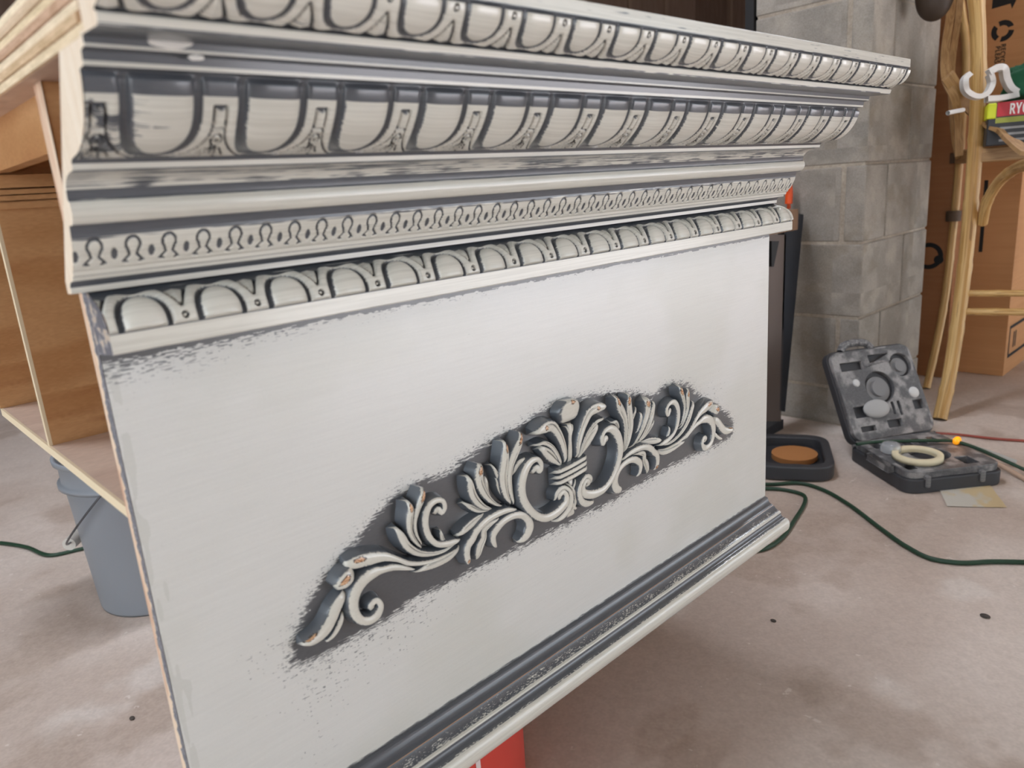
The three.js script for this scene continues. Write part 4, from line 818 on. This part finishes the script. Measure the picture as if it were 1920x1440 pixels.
// ------------------------------------------------------------------ rattan bar stool and what lies on it
{
  const bambooMap = texture(256, 512, (u, v) => { const a = fbm(u * 6, v * 30, 4), b = noise(u * 30, v * 200); let c = mix3([182, 138, 78], [214, 178, 118], smooth(0.3, 0.7, a)); if (noise(u * 12, v * 40) > 0.86) c = mix3(c, [120, 84, 48], 0.6); const k = (b - 0.5) * 20; return [c[0] + k, c[1] + k, c[2] + k]; });
  const bam = new THREE.MeshStandardMaterial({ map: bambooMap, roughness: 0.45 }), strapMap = woodMap([150, 112, 70], [176, 138, 92], [110, 78, 46], 22, 256, 256), strap = new THREE.MeshStandardMaterial({ map: strapMap, roughness: 0.5 });
  const t = thing('bar_stool', 'bamboo bar stool with bent cane braces in front of the cartons', 'stool');
  const zf = -0.155, p = (px, py, z = zf) => at(px, py, 'z', z);
  const foot = at(1762, 786, 'y', 0.002), z0 = foot.z;
  const along = new THREE.Vector3(0.31, 0, 0.95);                                        // the near side of the seat runs this way
  const q = (px, py, dz = 0) => p(px, py, z0 + dz);
  // leg profile from the visible post
  const post = [foot, q(1777, 720), q(1795, 610), q(1811, 480), q(1824, 340), q(1832, 220), q(1835, 100), q(1830, -10), q(1822, -120)];
  const pole = (pts, r, n = 60) => { // cane with swollen nodes
    const c = new THREE.CatmullRomCurve3(pts, false, 'centripetal'), g = new THREE.TubeGeometry(c, n, r, 14), P = g.attributes.position, len = c.getLength();
    for (let i = 0; i <= n; i++) { const ctr = c.getPointAt(i / n), s = (i / n * len) % 0.19, k = 1 + 0.10 * Math.exp(-(((s - 0.095) / 0.012) ** 2)) - 0.05 * Math.exp(-(((s - 0.115) / 0.008) ** 2)); for (let j = 0; j <= 14; j++) { const m = i * 15 + j; P.setXYZ(m, ctr.x + (P.getX(m) - ctr.x) * k, ctr.y + (P.getY(m) - ctr.y) * k, ctr.z + (P.getZ(m) - ctr.z) * k); } }
    g.computeVertexNormals(); return g;
  };
  obj('leg', pole(post, 0.0205, 90), bam, t);
  const foot2 = at(1737, 728, 'y', 0.002);
  const q2 = (px, py) => p(px, py, foot2.z);
  obj('leg', pole([foot2, q2(1755, 650), q2(1772, 560), q2(1786, 440), q2(1797, 330), q2(1806, 200), q2(1812, 100), q2(1803, 20), q2(1790, -60)], 0.0125, 70), bam, t);
  const shift = along.clone().multiplyScalar(0.40);
  const lower = post.slice(0, 6).map((v) => v.clone().add(shift)), lower2 = [foot2, q2(1772, 560), q2(1797, 330)].map((v) => v.clone().add(shift));
  obj('leg', pole(lower, 0.0185, 60), bam, t); obj('leg', pole(lower2, 0.0125, 50), bam, t);
  const bar = (a, b, r) => obj('stretcher', pole([a, a.clone().lerp(b, 0.5), b], r, 30), bam, t);
  const s1 = q(1803, 550), s2 = q(1799, 584), s3 = q(1827, 292);
  bar(s1, s1.clone().add(shift), 0.010); bar(s2, s2.clone().add(shift), 0.011);
  const seatY = s3.y, bk = foot2.clone().sub(foot).setY(0).multiplyScalar(0.9);
  const flat = (a, b, h, th) => { const d = b.clone().sub(a), l = d.length(), g = rounded(l, h, th, Math.min(h, th) * 0.3); g.applyQuaternion(new THREE.Quaternion().setFromUnitVectors(new THREE.Vector3(1, 0, 0), d.normalize())); const m = a.clone().lerp(b, 0.5); g.translate(m.x, m.y, m.z); return g; };
  obj('seat_rail', flat(s3, s3.clone().add(shift), 0.042, 0.016), strap, t);
  obj('seat_rail', flat(s3, s3.clone().add(bk), 0.042, 0.016), strap, t);
  obj('seat_rail', flat(s3.clone().add(bk), s3.clone().add(bk).add(shift), 0.042, 0.016), strap, t);
  obj('seat_rail', flat(s3.clone().add(shift), s3.clone().add(bk).add(shift), 0.042, 0.016), strap, t);
  const ctr = s3.clone().addScaledVector(bk, 0.5).addScaledVector(shift, 0.5);
  { const a = s3.clone(), g = gridGeometry(6, 6, (u, v) => { const m = a.clone().addScaledVector(shift, u).addScaledVector(bk, v); return [m.x, seatY + 0.016, m.z]; }, (u, v) => [u, v]); obj('seat', g, new THREE.MeshStandardMaterial({ map: strapMap, roughness: 0.6, side: THREE.DoubleSide }), t); }
  // bent braces
  obj('arched_brace', pole([q(1842, 418, 0.03), q(1850, 380, 0.05), q(1870, 345, 0.09), q(1898, 320, 0.15), q(1930, 308, 0.22), q(1960, 312, 0.28)], 0.0145, 50), bam, t);
  // flat bent straps of the back
  const ribbon = (pts, h, th) => { // flat cane, its broad side turned to the room
    const c = new THREE.CatmullRomCurve3(pts, false, 'centripetal'), n = 60, N = new THREE.Vector3(-0.9, 0.02, 0.42).normalize(), P = [], I = [], U = [];
    for (let i = 0; i <= n; i++) { const q = c.getPointAt(i / n), T = c.getTangentAt(i / n), Wd = new THREE.Vector3().crossVectors(T, N).normalize(), Nn = new THREE.Vector3().crossVectors(Wd, T).normalize(); for (const [a, b] of [[-1, -1], [1, -1], [1, 1], [-1, 1]]) { const v = q.clone().addScaledVector(Wd, a * h / 2).addScaledVector(Nn, b * th / 2); P.push(v.x, v.y, v.z); U.push(i / n * 2, a * 0.1); } }
    for (let i = 0; i < n; i++) for (let k = 0; k < 4; k++) { const a = i * 4 + k, b = i * 4 + (k + 1) % 4; I.push(a, b, a + 4, b, b + 4, a + 4); }
    I.push(0, 2, 1, 0, 3, 2); const z = n * 4; I.push(z, z + 1, z + 2, z, z + 2, z + 3);
    let g = new THREE.BufferGeometry(); g.setAttribute('position', new THREE.Float32BufferAttribute(P, 3)); g.setAttribute('uv', new THREE.Float32BufferAttribute(U, 2)); g.setIndex(I); g = g.toNonIndexed(); g.computeVertexNormals(); return g;
  };
  obj('cane_strap', ribbon([q(1792, -60, -0.10), q(1783, 20, -0.10), q(1772, 100, -0.09), q(1774, 150, -0.07), q(1790, 185, -0.05), q(1797, 230, -0.05), q(1798, 292, -0.05)], 0.022, 0.007), strap, t);
  obj('cane_strap', ribbon([q(1777, 142, -0.06), q(1800, 178, -0.045), q(1832, 214, -0.03), q(1862, 238, 0.06), q(1895, 262, 0.18), q(1930, 290, 0.27)], 0.036, 0.009), strap, t);
  obj('cane_strap', ribbon([q(1806, -60, -0.14), q(1797, 30, -0.14), q(1786, 110, -0.13), q(1784, 180, -0.11), q(1790, 260, -0.10), q(1797, 296, -0.10)], 0.018, 0.007), strap, t);
  for (const [px, py] of [[1796, 296], [1788, 405]]) { const m = q2(px, py), g = new THREE.CylinderGeometry(0.024, 0.024, 0.035, 16); g.translate(m.x, m.y, m.z); obj('binding', g, mat(0x54402e, 0.7), t); }

  // things on the seat
  const sy = seatY + 0.0225, on = (px, py, dz) => p(px, py, z0 + dz);
  const bx = on(1893, 232, 0.10);
  const kit = thing('tool_carton', 'black and red printed power tool carton on the stool seat', 'tool box', [bx.x + 0.06, sy, bx.z + 0.05]);
  const KH = Math.max(0.10, on(1893, 190, 0.10).y - sy), KW = 0.24;
  kit.rotation.y = -Math.PI / 2 + 0.31;
  obj('carton', rounded(KW, KH, 0.15, 0.003).translate(0, KH / 2, 0), mat(0x2b2b2e, 0.5), kit);
  obj('red_label', box(-KW / 2 + 0.02, KW / 2 - 0.002, KH - 0.038, KH - 0.001, 0.0745, 0.0757), mat(0xc22b36, 0.5), kit);
  const brand = lettering('RYOBI', 0.028); brand.scale(0.62, 1, 1); brand.translate(-0.036, KH - 0.020, 0.0757); obj('printed_name', brand, mat(0xf0ecea, 0.5), kit);
  obj('lime_stripe', box(-KW / 2 + 0.018, KW / 2 - 0.002, KH - 0.055, KH - 0.041, 0.0745, 0.0757), mat(0x9a9f3a, 0.5), kit);
  const cap = rounded(0.022, 0.042, 0.152, 0.004); cap.translate(-KW / 2 + 0.008, KH - 0.022, 0.001); obj('lime_corner', cap, mat(0xd8e02c, 0.5), kit);
  for (let i = 0; i < 3; i++) obj('printed_line', box(-KW / 2 + 0.03, KW / 2 - 0.03 - 0.03 * i, KH - 0.072 - 0.016 * i, KH - 0.066 - 0.016 * i, 0.0745, 0.0756), mat(0x9a9a9a, 0.6), kit);
  // white pipe clips
  const wc = thing('pipe_clip', 'white plastic pipe clips lying on the power tool carton', 'pipe clip', [0, 0, 0]);
  const c1 = on(1852, 166, 0.08), wm = mat(0xd9d5d0, 0.45), topY = sy + KH + 0.012;
  // one moulded strip bent into an open ring, a saddle and a foot
  const depth = new THREE.Vector3(0.90, 0, -0.42), band = (pts, width, th) => {
    const c = new THREE.CatmullRomCurve3(pts, false, 'centripetal'), n = 70, P = [], I = [];
    for (let i = 0; i <= n; i++) { const v = c.getPointAt(i / n), T = c.getTangentAt(i / n), Nn = new THREE.Vector3().crossVectors(T, depth).normalize(); for (const [u, w] of [[-1, -1], [1, -1], [1, 1], [-1, 1]]) { const e = v.clone().addScaledVector(depth, u * width / 2).addScaledVector(Nn, w * th / 2); P.push(e.x, e.y, e.z); } }
    for (let i = 0; i < n; i++) for (let k = 0; k < 4; k++) { const u = i * 4 + k, w = i * 4 + (k + 1) % 4; I.push(u, w, u + 4, w, w + 4, u + 4); }
    I.push(0, 2, 1, 0, 3, 2); const z = n * 4; I.push(z, z + 1, z + 2, z, z + 2, z + 3);
    let g = new THREE.BufferGeometry(); g.setAttribute('position', new THREE.Float32BufferAttribute(P, 3)); g.setIndex(I); g = g.toNonIndexed(); g.computeVertexNormals(); return g;
  };
  const cz = 0.09, up = new THREE.Vector3(0, topY - 0.008 - on(1870, 197, cz).y, 0), k = (px, py) => on(px, py, cz).add(up);
  obj('ring', band([k(1817, 150), k(1807, 162), k(1808, 178), k(1820, 190), k(1838, 192), k(1852, 182), k(1858, 166), k(1854, 150)], 0.05, 0.012), wm, wc);
  obj('saddle', band([k(1852, 148), k(1866, 139), k(1880, 141), k(1884, 158), k(1892, 174), k(1905, 184)], 0.05, 0.016), wm, wc);
  obj('flange', band([k(1848, 197), k(1872, 195), k(1906, 188)], 0.055, 0.014), wm, wc);
  // green cloth
  const gc = on(1912, 132, 0.08), G = new THREE.SphereGeometry(1, 36, 24), P = G.attributes.position;
  for (let i = 0; i < P.count; i++) { const x = P.getX(i), y = P.getY(i), z = P.getZ(i), k = 1 + 0.35 * (fbm(x * 2.2 + 7, y * 2.2 + z * 2, 3) - 0.5) + 0.12 * Math.sin(x * 9 + y * 5); P.setXYZ(i, x * 0.085 * k, Math.max(-0.045, y * 0.062 * k), z * 0.07 * k); }
  G.computeVertexNormals(); const cloth = obj('green_cloth', G, mat(0x1d5a3c, 0.85)); cloth.position.set(gc.x + 0.07, topY + 0.042, gc.z + 0.02); tag(cloth, 'crumpled dark green cloth on top of the power tool carton', 'cloth');
  // pale stick poking out at the side of the seat
  const st = obj('white_stick', tube([q(1777, 212, 0.03), q(1790, 209, 0.035), q(1806, 206, 0.04)], 0.0055, 20, 8), wm); tag(st, 'thin white plastic stick poking past the stool post', 'stick');
  // dark brown hanging pouch
  const hp = p(1752, 4, -0.255), pg = new THREE.SphereGeometry(1, 28, 20), pp = pg.attributes.position;
  for (let i = 0; i < pp.count; i++) { const y = pp.getY(i), k = 1 - 0.12 * y; pp.setXYZ(i, pp.getX(i) * 0.044 * k, y * 0.085, pp.getZ(i) * 0.05 * k); }
  pg.computeVertexNormals(); const pouch = thing('leather_pouch', 'dark brown rounded pouch hanging above the block pier edge', 'pouch', [hp.x, hp.y + 0.035, hp.z]);
  obj('bag', pg, mat(0x3d2f24, 0.6), pouch); obj('cord', tube([[0, 0.075, 0], [0.01, 0.6, 0], [0, RH - hp.y - 0.06, 0]], 0.004, 20, 6), mat(0x2c231b, 0.8), pouch);
}
renderer.render(scene, camera);
